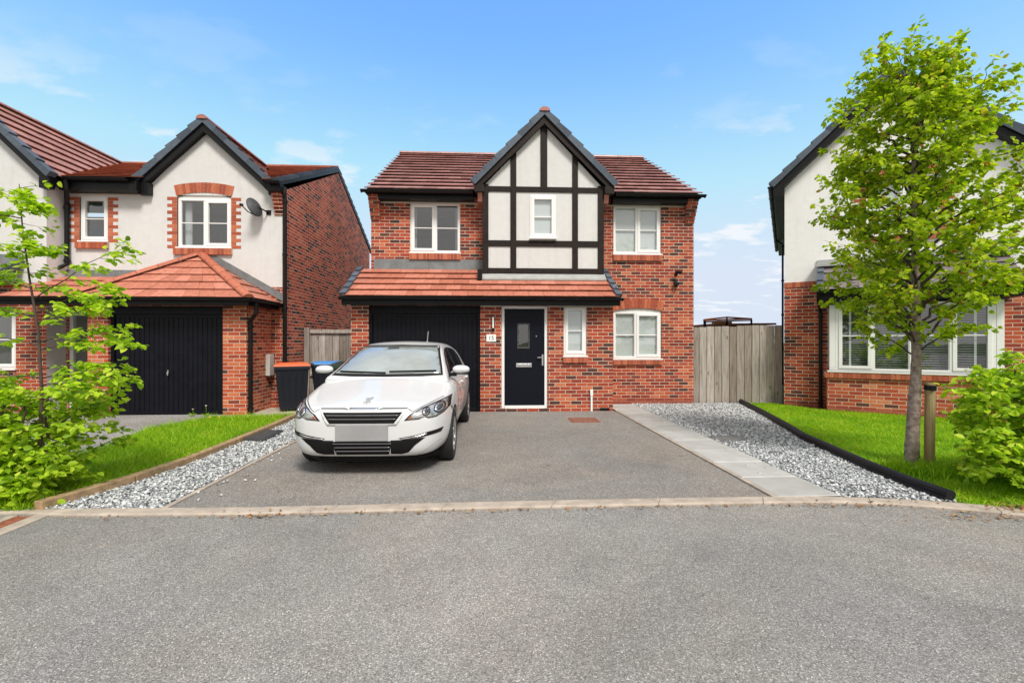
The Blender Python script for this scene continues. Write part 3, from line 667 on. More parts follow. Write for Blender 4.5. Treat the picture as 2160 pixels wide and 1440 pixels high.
# ================================================================== centre house
HM = thing('detached_house', (1.0, 10.38, 0), 'red brick house behind the white car with a black and white timbered gable', 'house', world=True)
YM, YP = 10.38, 9.40
W1 = (-1.80, -.668, 3.475, 4.60); WR = (2.853, 3.978, 3.485, 4.60); GRW = (2.853, 3.985, 1.066, 2.235)
mb = MB()
wall_face(mb, -2.665, 4.742, .15, 4.74, YM, [W1, WR, GRW])
for X in (-2.665, 4.742):
    mb.poly([(X, YM, .15), (X, 17.7, .15), (X, 17.7, 4.74), (X, 14.05, 6.98), (X, YM, 4.74)])
mb.quad((-2.665, 17.7, .15), (4.742, 17.7, .15), (4.742, 17.7, 4.74), (-2.665, 17.7, 4.74))
mb.build('wall', 'brick', HM, fix=False)
mb = MB(); mb.box(-2.668, 4.745, YM - .003, 17.703, -.05, .15); mb.build('plinth', 'plinth', HM)
DO = (.243, 1.199, .07, 2.195); GD = (-2.47, -.197, .0, 2.20); SW = (1.536, 2.023, 1.165, 2.20)
mb = MB(); wall_face(mb, -2.82, 2.573, -.02, 2.26, YP, [GD, DO, SW], .12)
for X in (-2.82, 2.573): mb.quad((X, YP, -.02), (X, YM - .004, -.02), (X, YM - .004, 2.30), (X, YP, 2.30))
mb.build('porch_wall', 'brick', HM, fix=False)
mb = MB(); mb.box(-2.7, 2.5, 10.5, 10.52, 0, 2.25); mb.box(-2.4, 4.5, 14.0, 14.02, 0, 4.6); mb.box(-2.4, 4.5, 10.6, 14.0, 2.6, 2.62); mb.box(-2.6, 4.7, 10.46, 14.0, 4.70, 4.72); mb.build('inner_wall', 'interior', HM)
# main roof
mb = MB(); E0, E1, R0, R1 = (-2.73, 10.07, 4.765), (4.80, 10.07, 4.765), (-2.73, 14.05, 7.19), (4.80, 14.05, 7.19)
tiles(mb, E0, E1, R0, R1, 13, .31, .066, 0, 1); tiles(mb, (4.80, 18.03, 4.765), (-2.73, 18.03, 4.765), (4.80, 14.05, 7.19), (-2.73, 14.05, 7.19), 13, .6, .036, 0, 1)
for X, s_ in ((-2.73, 1), (4.80, -1)): mb.prism([(X + s_ * .004, 10.10, 4.70), (X + s_ * .004, 14.05, 7.12), (X + s_ * .004, 18.0, 4.70), (X + s_ * .004, 18.0, 4.76), (X + s_ * .004, 14.05, 7.185), (X + s_ * .004, 10.10, 4.76)], (s_ * .05, 0, 0), 1)
rf = mb.build('roof', ['tile_main', 'black_matt'], HM, fix=False)
mb = MB(); ridge_line(mb, (-2.74, 14.05, 7.22), (4.81, 14.05, 7.22), .10); mb.build('ridge_tiles', 'tile_main', rf)
mb = MB()
for a, b in ((-2.46, -.36), (2.78, 4.50)): mb.cut(); mb.box(a, b, 10.14, YM - .002, 4.60, 4.735)
mb.build('fascia', 'black', HM, bevel=.004); mb = MB()
for a, b in ((-2.72, -2.462), (4.502, 4.79)): mb.cut(); mb.box(a, b, 10.11, 10.30, 4.70, 4.752)
mb.build('eave_end', 'black', HM, bevel=.004)
mb = MB()
for a, b in ((-2.46, -.15), (2.52, 4.50)): mb.cut(); mb.box(a, b, YM - .03, YM - .001, 4.577, 4.60)
mb.build('wall_trim', 'soffit', HM)
mb = MB(); gutter(mb, (-2.80, 10.03, 4.755), (-.37, 10.03, 4.755)); gutter(mb, (2.80, 10.03, 4.755), (4.86, 10.03, 4.755)); mb.build('gutter', 'black', HM)
mb = MB()
for a, b in ((-2.672, -2.452), (4.52, 4.749)):
    mb.cut()
    for i in range(7): mb.box(a - .002 * i, b + .002 * i, YM - .03 - .034 * i, YM + .02, 4.205 + i * .075, 4.205 + (i + 1) * .075 - (.0 if i < 6 else .02))
mb.build('corbel', 'brick', HM)
# windows of the main wall
BL = (.05, 1.0); wd = lambda *a, **k: window(HM, *a, **k)
wd(*W1, YM + .035, [(0, .5), (.5, 1)], sash=(0,), curtain=[(.0, .07), (.93, 1.0)], barz=.5)
wd(*WR, YM + .035, [(0, .5), (.5, 1)], sash=(1,), blind=BL, barz=.5)
mb = MB(); z0, rise = 2.15, .055                            # arched white head over the ground-floor window
pts = [(2.853 + 1.132 * i / 12, YM + .035, z0 + .02 + rise * (1 - (i / 6 - 1) ** 2)) for i in range(13)]
wd(2.853, 3.985, 1.066, 2.15, YM + .035, [(0, .47), (.47, 1)], sash=(1,), blind=BL)
mb.prism(pts + [(3.985, YM + .035, 2.150), (2.853, YM + .035, 2.150)], (0, .07, 0)); mb.build('arched_head', 'upvc', HM)
soldier_row(HM, 'lintel', 2.835, 4.003, 2.17, 2.385, YM - .008, YM + .05, .06)
for a in (W1, WR): soldier_row(HM, 'brick_sill', a[0] - .01, a[1] + .01, a[2] - .165, a[2] - .034, YM - .055, YM + .02)
soldier_row(HM, 'brick_sill', 2.843, 3.995, .925, 1.032, YM - .055, YM + .02)
# lead flashing above the lean-to
mb = MB()
for i in range(4): mb.box(-2.60 + i * .612 + .002, -2.60 + (i + 1) * .612 - .002, YM - .016 - .002 * (i % 2), YM + .01, 3.09, 3.315)
mb.build('flashing', 'lead', HM)
# lean-to roof over garage and door
mb = MB(); tiles(mb, (-2.90, 9.10, 2.335), (2.625, 9.10, 2.335), (-2.90, YM, 3.09), (2.625, YM, 3.09), 5, .3, .05, 0, 1)
lr = mb.build('porch_roof', ['tile_orange', 'black_matt'], HM, fix=False)
mb = MB(); verge(mb, (-2.90, 9.10, 2.345), (-2.90, YM, 3.10), (-1, 0, 0), 5, .07, .05, .062); verge(mb, (2.625, 9.10, 2.345), (2.625, YM, 3.10), (1, 0, 0), 5, .07, .05, .062); mb.build('verge_capping', 'verge', lr)
mb = MB(); mb.quad((-.16, 9.80, 2.822), (2.54, 9.80, 2.822), (2.54, 10.02, 2.972), (-.16, 10.02, 2.972)); mb.quad((-.16, 9.80, 2.822), (2.54, 9.80, 2.822), (2.54, 9.80, 2.785), (-.16, 9.80, 2.785)); mb.build('apron_flashing', 'leadpale', lr)
mb = MB(); mb.box(-.265, -.165, 9.86, 9.96, 2.84, 3.02); mb.box(-.262, -.168, 9.76, 9.86, 2.78, 2.90); mb.build('soaker', 'black', lr)
mb = MB(); mb.box(-2.93, 2.655, 9.145, 9.165, 2.185, 2.325); mb.box(-2.86, 2.60, 9.165, YP - .003, 2.20, 2.222)
for X in (-2.93, 2.635): mb.prism([(X, 9.165, 2.19), (X, YM - .01, 2.9), (X, YM - .01, 3.05), (X, 9.165, 2.31)], (.02, 0, 0))
mb.build('porch_fascia', 'black', HM, bevel=.003)
mb = MB(); mb.box(-.18, .24, YP - .03, YP - .004, 2.172, 2.198); mb.cut(); mb.box(1.2, 2.56, YP - .03, YP - .004, 2.172, 2.198); mb.build('porch_trim', 'soffit', HM)
mb = MB(); gutter(mb, (-2.96, 9.085, 2.335), (2.70, 9.085, 2.335)); mb.build('gutter', 'black', HM)
garage_door(HM, GD[0] + .002, GD[1] - .002, .005, 2.198, YP + .075)
# front door
x0, x1, z0, z1 = DO; mb = MB(); yd = YP + .03
mb.box(x0, x0 + .06, yd, yd + .08, z0, z1); mb.box(x1 - .06, x1, yd, yd + .08, z0, z1); mb.box(x0 + .06, x1 - .06, yd, yd + .08, z1 - .055, z1); mb.box(x0 + .06, x1 - .06, yd - .02, yd + .08, z0, z0 + .06)
mb.build('door_frame', 'upvc', HM, bevel=.005)
dx0, dx1, dz0, dz1 = x0 + .064, x1 - .064, z0 + .064, z1 - .06
gx0, gx1, gz0, gz1 = .60, .80, 1.34, 1.81
mb = MB(); yl = yd + .03
for a, b, c, d in ((dx0, gx0, dz0, dz1), (gx1, dx1, dz0, dz1), (gx0, gx1, dz0, gz0), (gx0, gx1, gz1, dz1)): mb.quad((a, yl, c), (b, yl, c), (b, yl, d), (a, yl, d))
dr = mb.build('front_door', 'door', HM, fix=False)
mb = MB()
for a, b, c, d in ((gx0 - .03, gx1 + .03, gz0 - .03, gz0), (gx0 - .03, gx1 + .03, gz1, gz1 + .03), (gx0 - .03, gx0, gz0, gz1), (gx1, gx1 + .03, gz0, gz1)): mb.box(a, b, yl - .016, yl + .01, c, d)
mb.build('glazing_frame', 'cover', dr, bevel=.006)
mb = MB(); mb.quad((gx0, yl + .006, gz0), (gx1, yl + .006, gz0), (gx1, yl + .006, gz1), (gx0, yl + .006, gz1)); mb.build('pane', 'glass', dr)
mb = MB(); mb.box(.548, .873, yl - .016, yl - .001, .925, 1.012); mb.box(.568, .853, yl - .022, yl - .016, .945, .992); mb.build('letterbox', 'chrome', dr, bevel=.008)
mb = MB(); mb.box(1.085, 1.118, yl - .012, yl - .001, .96, 1.19); mb.tube([(1.10, yl - .01, 1.13), (1.10, yl - .05, 1.13), (.99, yl - .052, 1.125)], .012, 10); mb.lathe([(yl - .03, 0), (yl - .03, .014), (yl - .01, .014)], 12, 'y', (1.10, 0, 1.03)); mb.build('handle', 'chrome', dr)
mb = MB(); mb.lathe([(yl - .01, 0), (yl - .01, .011), (yl, .012)], 12, 'y', (.97, 0, 1.57)); mb.build('spyhole', 'chrome', dr)
wd(*SW, YP + .035, [(0, 1)], sash=(0,), blind=BL)
soldier_row(HM, 'brick_sill', 1.526, 2.033, 1.02, 1.13, YP - .055, YP + .02)
mb = MB(); mb.box(2.095, 2.135, YP - .04, YP - .001, .0, .33); mb.box(2.085, 2.145, YP - .046, YP - .001, .33, .46); mb.build('cable_duct', 'upvc', HM, bevel=.006)
mb = MB(); mb.box(2.30, 2.50, YP - .006, YP + .01, .02, .075); mb.build('air_brick', 'black_matt', HM)
# timbered gable
GX0, GX1, YB, CX = -.146, 2.514, 10.0, 1.190
GW = (.887, 1.454, 3.735, 4.678)
mb = MB(); wall_face(mb, GX0, GX1, 2.93, 4.86, YB, [GW], .1)
mb.poly([(GX0, YB, 4.86), (GX1, YB, 4.86), (CX, YB, 6.24)])
mb.build('gable_panel', 'panel', HM, fix=False)
mb = MB(); mb.box(GX0 + .002, GX0 + .05, YB + .002, YM - .002, 2.93, 4.9); mb.cut(); mb.box(GX1 - .05, GX1 - .002, YB + .002, YM - .002, 2.93, 4.9); mb.build('gable_cheek', 'timber', HM)
mb = MB()
V = lambda a, b, c, d, p: mb.box(a, b, YB - p, YB + .012, c, d)
V(GX0 - .012, GX0 + .118, 2.945, 4.90, .036); V(GX1 - .118, GX1 + .012, 2.945, 4.90, .036)
V(.455, .583, 2.95, 5.62, .030); V(1.824, 1.948, 2.95, 5.58, .030); V(1.118, 1.266, 4.81, 6.2, .030)
V(GX0, GX1, 4.745, 4.862, .024); V(GX0, GX1, 3.545, 3.678, .024); V(GX0, GX1, 2.935, 3.070, .024)
mb.build('timber_frame', 'timber', HM, bevel=.004)
o = wd(*GW, YB - .02, [(0, 1)], sash=(0,), blind=BL, fr=.045)
# gable roof, barge boards, verge caps
SZ, AZ_ = 4.90, 6.455; EX0, EX1 = -.33, 2.735
mb = MB()
tiles(mb, (EX0, 10.62, SZ), (EX0, 9.86, SZ), (CX, 12.95, AZ_), (CX, 9.86, AZ_), 6, .3, .034, 0, 1); tiles(mb, (EX1, 9.86, SZ), (EX1, 10.62, SZ), (CX, 9.86, AZ_), (CX, 12.95, AZ_), 6, .3, .034, 0, 1)
gr = mb.build('gable_roof', ['tile_main', 'black_matt'], HM, fix=False)
mb = MB(); ridge_line(mb, (CX, 9.80, AZ_ + .03), (CX, 12.9, AZ_ + .03), .115); mb.build('ridge_tiles', 'ridge_pink', gr)
mb = MB(); verge(mb, (EX0 - .03, 9.86, SZ - .01), (CX - .02, 9.86, AZ_ + .0), (0, -1, 0), 6, .14, .06, .06); verge(mb, (EX1 + .03, 9.86, SZ - .01), (CX + .02, 9.86, AZ_ + .0), (0, -1, 0), 6, .14, .06, .06); mb.build('verge_capping', 'verge', gr)
mb = MB()
for sx, ex in ((-1, EX0), (1, EX1)):
    mb.prism([(ex, 9.875, SZ - .03), (CX, 9.875, AZ_ - .04), (CX, 9.875, AZ_ - .25), (ex + sx * -.01, 9.875, SZ - .20)], (0, .03, 0))
    mb.prism([(ex, 9.905, SZ - .05), (CX, 9.905, AZ_ - .06), (CX, 9.905, AZ_ - .09), (ex, 9.905, SZ - .08)], (0, .095, 0))
    bx = (ex, ex + .21) if sx < 0 else (ex - .21, ex)
    mb.box(bx[0], bx[1], 9.868, 9.99, SZ - .20, SZ - .04); mb.box(bx[0] + .01, bx[1] - .01, 9.99, YM - .01, SZ - .19, SZ - .05)
mb.build('barge_board', 'timber', HM, bevel=.003)
mb = MB()
for a in (-.262, 2.53): mb.cut(); mb.hexa([(a, 9.99, 4.52), (a + .10, 9.99, 4.52), (a + .10, 10.36, 4.45), (a, 10.36, 4.45)], [(a - .0, 9.93, 4.70), (a + .10, 9.93, 4.70), (a + .10, 10.36, 4.70), (a - .0, 10.36, 4.70)])
mb.build('gable_corbel', 'ridge_pink', HM)
# things fixed to the centre house
t = thing('house_number_plaque', (.03, YP, 1.53), 'small white plaque numbered 15 beside the front door', 'house number')
mb = MB(); mb.box(-.10, .10, -.014, -.001, -.075, .075); mb.build('plate', 'upvc', t, bevel=.005)
cu = bpy.data.curves.new('digits', 'FONT'); cu.body = '15'; cu.size = .12; cu.align_x = 'CENTER'; cu.align_y = 'CENTER'; cu.extrude = .002; to = bpy.data.objects.new('tmp', cu); col.objects.link(to)
bpy.context.view_layer.update(); me = bpy.data.meshes.new_from_object(to.evaluated_get(bpy.context.evaluated_depsgraph_get())); bpy.data.objects.remove(to)
me.materials.clear(); me.materials.append(M['cover_grey']); d_ = bpy.data.objects.new('digits', me); col.objects.link(d_); d_.parent = t; d_.location = (0, -.0165, 0); d_.rotation_euler = (R(90), 0, 0)
t = thing('wall_lamp', (.068, YP, 1.85), 'slim upright black and white wall lamp above the number plaque', 'wall lamp')
mb = MB(); mb.box(-.028, .028, -.02, -.001, -.13, .13); mb.box(-.028, .028, -.075, -.02, -.14, -.115); mb.box(-.028, .028, -.075, -.02, .118, .13); mb.build('bracket', 'black', t, bevel=.003)
mb = MB(); mb.tube([(0, -.05, -.115), (0, -.05, .118)], .018, 12); mb.build('diffuser', 'upvc', t)
t = thing('security_camera', (4.32, YM, 3.02), 'small black security camera high on the right brick wall', 'security camera')
mb = MB(); mb.lathe([(0, 0), (0, .04), (-.03, .04), (-.035, 0)], 14, 'y'); mb.tube([(0, -.02, 0), (0, -.09, 0), (.0, -.12, .02)], .014, 8); mb.build('bracket', 'black', t)
mb = MB(); mb.tube([(-.05, -.10, .035), (.03, -.16, .02), (.06, -.19, .015)], [.034, .036, .03], 12); mb.build('camera_body', 'black', t)
t = thing('security_light', (4.30, YM, 2.80), 'black floodlight sensor below the security camera', 'security light')
mb = MB(); mb.box(-.03, .03, -.05, -.001, -.03, .05); mb.build('bracket', 'black', t); mb = MB(); mb.box(-.055, .055, -.11, -.05, -.05, .03); mb.build('lamp_head', 'black', t, bevel=.01)
mb = MB(); mb.lathe([(-.05, 0), (-.045, .02), (-.02, .028), (0, .028)], 12, 'z', (0, -.08, -.05)); mb.build('sensor', 'black_matt', t)

# ================================================================== left house
HL = thing('detached_house', (-7.0, 10.30, 0), 'cream rendered house at left with black garage door and hipped orange garage roof', 'house', world=True)
YW, YG = 10.30, 9.27
LW1 = (-8.87, -8.28, 3.64, 4.615); LW2 = (-6.825, -5.68, 3.525, 4.66); LCX = -6.10
XR = -4.54                                              # right side wall
mb = MB(); wall_face(mb, -9.144, XR - .04, 2.66, 4.74, YW, [LW1, LW2])
mb.poly([(-6.19 - 1.33, YW, 4.74), (-6.19 + 1.33, YW, 4.74), (-6.19, YW, 6.10)])
wall_face(mb, -12.6, -9.144, 2.66, 4.72, 9.86, [(-11.6, -10.2, 3.5, 4.6)]); mb.poly([(-12.6, 9.86, 4.72), (-9.144, 9.86, 4.72), (-10.85, 9.86, 6.45)])
mb.quad((-9.144, 9.86, 0), (-9.144, YW, 0), (-9.144, YW, 4.74), (-9.144, 9.86, 4.74))
mb.box(XR - .10, XR - .036, YW - .012, YW + .02, 2.655, 4.2)
mb.build('rendered_wall', 'render', HL, fix=False)
mb = MB()
mb.poly([(XR, YW, -.05), (XR, 17.45, -.05), (XR, 17.45, 4.85), (XR, 13.9, 6.50), (XR, YW, 4.80)])
mb.quad((-12.6, 17.45, 0), (XR, 17.45, 0), (XR, 17.45, 4.85), (-12.6, 17.45, 4.85)); mb.quad((XR - .04, YW, 2.66), (XR, YW, 2.66), (XR, YW, 4.8), (XR - .04, YW, 4.8))
mb.build('side_wall', 'brick_dark', HL, fix=False)
mb = MB(); wall_face(mb, -9.144, XR, -.05, 2.66, YW, [(-9.10, -7.95, 0, 2.1)]); wall_face(mb, -12.6, -9.144, -.05, 2.66, 9.86, [(-11.2, -9.75, .9, 2.1)])
for i in range(6): mb.box(XR - .20, XR + .004 + .0, YW - .03 - .03 * i, YW + .02, 4.25 + i * .075, 4.25 + (i + 1) * .075)
mb.build('wall', 'brick', HL, fix=False)
mb = MB(); mb.box(-12.4, -4.8, 12.0, 12.02, 0, 4.6); mb.box(-12.4, -4.7, 10.5, 12, 2.6, 2.62); mb.box(-12.4, -4.6, 10.40, 12, 4.70, 4.72); mb.build('inner_wall', 'interior', HL)
wl = lambda *a, **k: window(HL, *a, **k)
wl(*LW1, YW + .03, [(0, 1)], sash=(0,), fr=.05)
wl(*LW2[:3], 4.60, YW + .03, [(0, .5), (.5, 1)], sash=(1,), curtain=[(0, .13), (.9, 1.0)])
mb = MB(); n = 12; mb.prism([(LW2[0] + (LW2[1] - LW2[0]) * i / n, YW + .03, 4.62 + .06 * (1 - (i / 6 - 1) ** 2)) for i in range(n + 1)] + [(LW2[1], YW + .03, 4.60), (LW2[0], YW + .03, 4.60)], (0, .07, 0)); mb.build('arched_head', 'upvc', HL)
wl(-11.6, -10.2, 3.5, 4.6, 9.89, [(0, .5), (.5, 1)], sash=(1,)); wl(-11.2, -9.75, .9, 2.1, 9.89, [(0, .5), (.5, 1)], sash=(1,))
for a in (LW1, LW2): quoins(HL, a[0], a[1], a[2] - .03, 4.60 if a is LW1 else 4.63, YW); soldier_row(HL, 'brick_sill', a[0] - .06, a[1] + .03, a[2] - .17, a[2] - .036, YW - .06, YW + .02)
soldier_row(HL, 'lintel', LW2[0] - .02, LW2[1] + .02, 4.645, 4.865, YW - .012, YW + .04, .075)
# main roof and front gables
mb = MB(); tiles(mb, (-12.8, 9.97, 4.90), (-7.51, 9.97, 4.90), (-12.8, 13.9, 6.66), (-5.88, 13.9, 6.66), 13, .31, .04, 0, 1); tiles(mb, (-4.86, 9.97, 4.90), (XR - .02, 9.97, 4.90), (-6.5, 13.9, 6.66), (XR - .02, 13.9, 6.66), 13, .31, .04, 0, 1); tiles(mb, (XR - .02, 17.8, 4.90), (-12.8, 17.8, 4.90), (XR - .02, 13.9, 6.66), (-12.8, 13.9, 6.66), 12, .6, .034, 0, 1)
rf = mb.build('roof', ['tile_red', 'black_matt'], HL, fix=False)
mb = MB(); verge(mb, (XR - .03, 9.97, 4.90), (XR - .03, 13.9, 6.66), (1, 0, 0), 14, .10, .07, .04); verge(mb, (XR - .03, 17.8, 4.90), (XR - .03, 13.9, 6.66), (1, 0, 0), 14, .10, .07, .04); mb.build('verge_capping', 'verge', rf)
mb = MB(); ridge_line(mb, (-12.8, 13.9, 6.68), (XR, 13.9, 6.68), .10); mb.build('ridge_tiles', 'tile_red', rf)
mb = MB(); mb.prism([(XR - .02, 10.0, 4.80), (XR - .02, 13.9, 6.54), (XR - .02, 17.75, 4.80), (XR - .02, 17.75, 4.88), (XR - .02, 13.9, 6.62), (XR - .02, 10.0, 4.88)], (.035, 0, 0)); mb.build('barge_board', 'black', rf)
GE0, GE1, GZ, GA, GYF, LCX = -7.57, -4.80, 4.94, 6.25, 10.15, -6.19
mb = MB()
tiles(mb, (GE0, 10.2, GZ), (GE0, GYF, GZ), (LCX, 12.9, GA), (LCX, GYF, GA), 6, .3, .034, 0, 1); tiles(mb, (GE1, GYF, GZ), (GE1, 10.2, GZ), (LCX, GYF, GA), (LCX, 12.9, GA), 6, .3, .034, 0, 1)
gr = mb.build('gable_roof', ['tile_pink', 'black_matt'], HL, fix=False)
mb = MB(); ridge_line(mb, (LCX, GYF - .06, GA + .03), (LCX, 12.8, GA + .03), .115); mb.build('ridge_tiles', 'ridge_pink', gr)
mb = MB(); verge(mb, (GE0 - .03, GYF, GZ - .01), (LCX - .02, GYF, GA), (0, -1, 0), 6, .14, .06, .06); verge(mb, (GE1 + .03, GYF, GZ - .01), (LCX + .02, GYF, GA), (0, -1, 0), 6, .14, .06, .06); mb.build('verge_capping', 'verge', gr)
mb = MB()
for sx, ex in ((-1, GE0), (1, GE1)):
    mb.prism([(ex, GYF + .015, GZ - .03), (LCX, GYF + .015, GA - .04), (LCX, GYF + .015, GA - .25), (ex, GYF + .015, GZ - .22)], (0, .03, 0))
    mb.prism([(ex, GYF + .045, GZ - .06), (LCX, GYF + .045, GA - .07), (LCX, GYF + .045, GA - .24), (ex, GYF + .045, GZ - .21)], (0, .10, 0))
mb.box(GE0 + .01, GE0 + .24, GYF + .012, YW - .004, GZ - .31, GZ - .06); mb.box(GE1 - .02, GE1 + .17, GYF + .012, YW - .004, GZ - .28, GZ - .06)
mb.build('barge_board', 'black', gr, bevel=.003)
mb = MB(); mb.box(-9.05, GE0 + .08, 10.03, YW - .003, 4.66, 4.87); mb.cut(); mb.box(GE1 + .02, XR + .03, 10.03, YW - .03, 4.70, 4.87); mb.build('fascia', 'black', HL, bevel=.003)
mb = MB(); mb.box(-9.0, GE0 + .02, YW - .02, YW - .001, 4.635, 4.658); mb.build('wall_trim', 'soffit', HL)
mb = MB(); gutter(mb, (-8.9, 9.95, 4.885), (GE0 - .05, 9.95, 4.885)); gutter(mb, (GE1 + .06, 9.95, 4.885), (XR + .06, 9.95, 4.885)); mb.build('gutter', 'black', HL)
# left wing roof, ridge running away from the street
WX, WZ, WE_, WXE = -10.80, 6.66, 4.86, -8.96
mb = MB(); tiles(mb, (WXE, 9.70, WE_), (WXE, 10.6, WE_), (WX, 9.70, WZ), (WX, 13.9, WZ), 8, .3, .056, 0, 1); tiles(mb, (-12.64, 13.9, WE_), (-12.64, 9.70, WE_), (WX, 13.9, WZ), (WX, 9.70, WZ), 8, .6, .036, 0, 1)
wr = mb.build('wing_roof', ['tile_pink', 'black_matt'], HL, fix=False)
mb = MB(); ridge_line(mb, (WX, 9.64, WZ + .03), (WX, 13.9, WZ + .03), .10); mb.build('ridge_tiles', 'tile_pink', wr)
mb = MB(); verge(mb, (WXE + .02, 9.70, WE_ - .01), (WX + .02, 9.70, WZ), (0, -1, 0), 7, .14, .06, .06); verge(mb, (-12.66, 9.70, WE_ - .01), (WX - .02, 9.70, WZ), (0, -1, 0), 7, .14, .06, .06); mb.build('verge_capping', 'verge', wr)
mb = MB()
for ex in (WXE, -12.64):
    mb.cut(); mb.prism([(ex, 9.715, WE_ - .03), (WX, 9.715, WZ - .04), (WX, 9.715, WZ - .24), (ex, 9.715, WE_ - .23)], (0, .14, 0))
mb.build('barge_board', 'black', wr, bevel=.003); mb = MB(); mb.box(WXE - .20, WXE - .01, 9.712, 9.855, WE_ - .27, WE_ - .05); mb.box(WXE - .18, WXE - .012, 9.857, YW - .28, WE_ - .16, WE_ - .02)
mb.build('eave_box', 'black', wr, bevel=.003)
# garage, porch and their roofs
LGD = (-7.45, -5.273, 0, 2.16)
mb = MB(); wall_face(mb, -7.835, -4.815, -.05, 2.22, YG, [LGD], .12); mb.quad((-4.815, YG, -.05), (-4.815, YW - .004, -.05), (-4.815, YW - .004, 2.35), (-4.815, YG, 2.35)); mb.quad((-7.835, YG, -.05), (-7.835, YW - .004, -.05), (-7.835, YW - .004, 2.35), (-7.835, YG, 2.35))
mb.build('garage_wall', 'brick_orange', HL, fix=False)
garage_door(HL, LGD[0] + .002, LGD[1] - .002, .005, 2.158, YG + .07)
HA = (-6.31, YW - .01, 3.34); EZ, EY = 2.29, 8.98
mb = MB(); tiles(mb, (-7.99, EY, EZ), (-4.62, EY, EZ), (HA[0] - .02, HA[1], HA[2]), (HA[0] + .02, HA[1], HA[2]), 6, .3, .034, 0, 1)
tiles(mb, (-4.62, EY, EZ), (-4.62, YW - .01, EZ), (HA[0] + .001, HA[1] - .002, HA[2]), HA, 6, .3, .034, 0, 1); tiles(mb, (-7.99, YW - .01, EZ), (-7.99, EY, EZ), HA, (HA[0] - .001, HA[1] - .002, HA[2]), 6, .3, .034, 0, 1)
tiles(mb, (-9.3, EY + .03, EZ), (-7.0, EY + .03, EZ), (-9.3, YW - .01, 2.86), (-7.0, YW - .01, 2.86), 4, .3, .034, 0, 1)
pr_ = mb.build('garage_roof', ['tile_orange', 'black_matt'], HL, fix=False)
mb = MB(); ridge_line(mb, (-4.62, EY, EZ + .045), (HA[0] + .05, HA[1] - .04, HA[2] + .03), .095, .36); ridge_line(mb, (-7.99, EY, EZ + .045), (HA[0] - .05, HA[1] - .04, HA[2] + .03), .095, .36); mb.build('hip_tiles', 'ridge', pr_)
mb = MB(); mb.box(-9.14, -7.10, YW - .016, YW - .001, 2.84, 3.01)
for i in range(7):
    a = i / 7; x = HA[0] + .1 + (-4.66 - HA[0]) * a; x2 = HA[0] + .1 + (-4.66 - HA[0]) * (i + 1) / 7; z = HA[2] - (HA[2] - EZ - .1) * a; z2 = HA[2] - (HA[2] - EZ - .1) * (i + 1) / 7
    mb.hexa([(x, YW - .016, z - .05), (x2, YW - .016, z2 - .05), (x2, YW - .002, z2 - .05), (x, YW - .002, z - .05)], [(x, YW - .016, z + .12), (x2, YW - .016, z2 + .12), (x2, YW - .002, z2 + .12), (x, YW - .002, z + .12)])
mb.build('flashing', 'lead', pr_)
mb = MB(); mb.box(-9.3, -4.64, EY + .02, EY + .04, 2.155, 2.275); mb.box(-9.3, -4.66, EY + .04, YG - .003, 2.17, 2.19); mb.box(-4.662, -4.642, EY + .04, YW - .01, 2.155, 2.272); mb.box(-4.812, -4.662, YG, YW - .01, 2.17, 2.19); mb.build('fascia', 'black', HL, bevel=.003)
mb = MB(); gutter(mb, (-9.3, EY - .035, EZ - .005), (-4.56, EY - .035, EZ - .005)); gutter(mb, (-4.575, EY, EZ - .005), (-4.575, YW - .02, EZ - .005)); mb.build('gutter', 'black', HL)
mb = MB()
for a, b, c, d in ((-9.095, -9.02, 0, 2.09), (-8.52, -8.44, 0, 2.09), (-8.03, -7.955, 0, 2.09), (-9.02, -8.03, 2.02, 2.09)): mb.box(a, b, YW + .02, YW + .09, c, d)
mb.build('door_frame', 'upvc', HL)
mb = MB(); mb.box(-8.44, -8.03, YW + .045, YW + .085, 0, 2.02); mb.build('front_door', 'door', HL)
mb = MB(); mb.quad((-9.02, YW + .06, 0), (-8.52, YW + .06, 0), (-8.52, YW + .06, 2.02), (-9.02, YW + .06, 2.02)); mb.build('side_light', 'glass', HL)
# bay canopy of the left wing, cut by the picture edge
mb = MB(); tiles(mb, (-12.4, 9.25, 2.70), (-9.62, 9.25, 2.70), (-12.4, 9.84, 3.10), (-9.62, 9.84, 3.10), 2, .3, .034, 0, 1); c_ = mb.build('bay_roof', ['tile_grey', 'black_matt'], HL, fix=False)
mb = MB(); verge(mb, (-9.60, 9.22, 2.70), (-9.60, 9.84, 3.12), (1, 0, 0), 2, .1, .08, .05); mb.build('verge_capping', 'verge', c_)
mb = MB(); mb.box(-12.4, -9.65, 9.835, 9.858, 3.10, 3.25); mb.build('flashing', 'lead', c_)
downpipe(HL, [(-4.50, 10.24, 4.84), (-4.50, 10.22, 4.70), (-4.50, 10.24, 4.6), (-4.50, 10.24, .95)], .042)
mb = MB(); mb.box(-4.58, -4.36, 10.10, 10.30, .80, 1.0); mb.build('drain_hopper', 'black', HL, bevel=.01)
downpipe(HL, [(-4.585, 9.18, 2.23), (-4.585, 9.18, 2.02), (-4.77, 9.33, 1.86), (-4.77, 9.33, .02)], .04)
downpipe(HL, [(-8.86, 9.96, 4.83), (-8.86, 9.98, 4.66), (-9.06, 10.22, 4.40), (-9.06, 10.22, 3.12), (-9.2, 10.1, 2.98)], .045)
mb = MB(); mb.box(-4.812, -4.72, 10.02, 10.22, .72, 1.18); mb.build('meter_box', 'meter', HL, bevel=.01)
t = thing('satellite_dish', (-5.02, YW, 4.36), 'dark satellite dish on the cream wall beside the upper left window', 'satellite dish')
prof = [(-.02 - .10 * (1 - (r / .27) ** 2) * 0 + .09 * (r / .27) ** 2, r) for r in (0, .05, .1, .15, .2, .24, .27)]
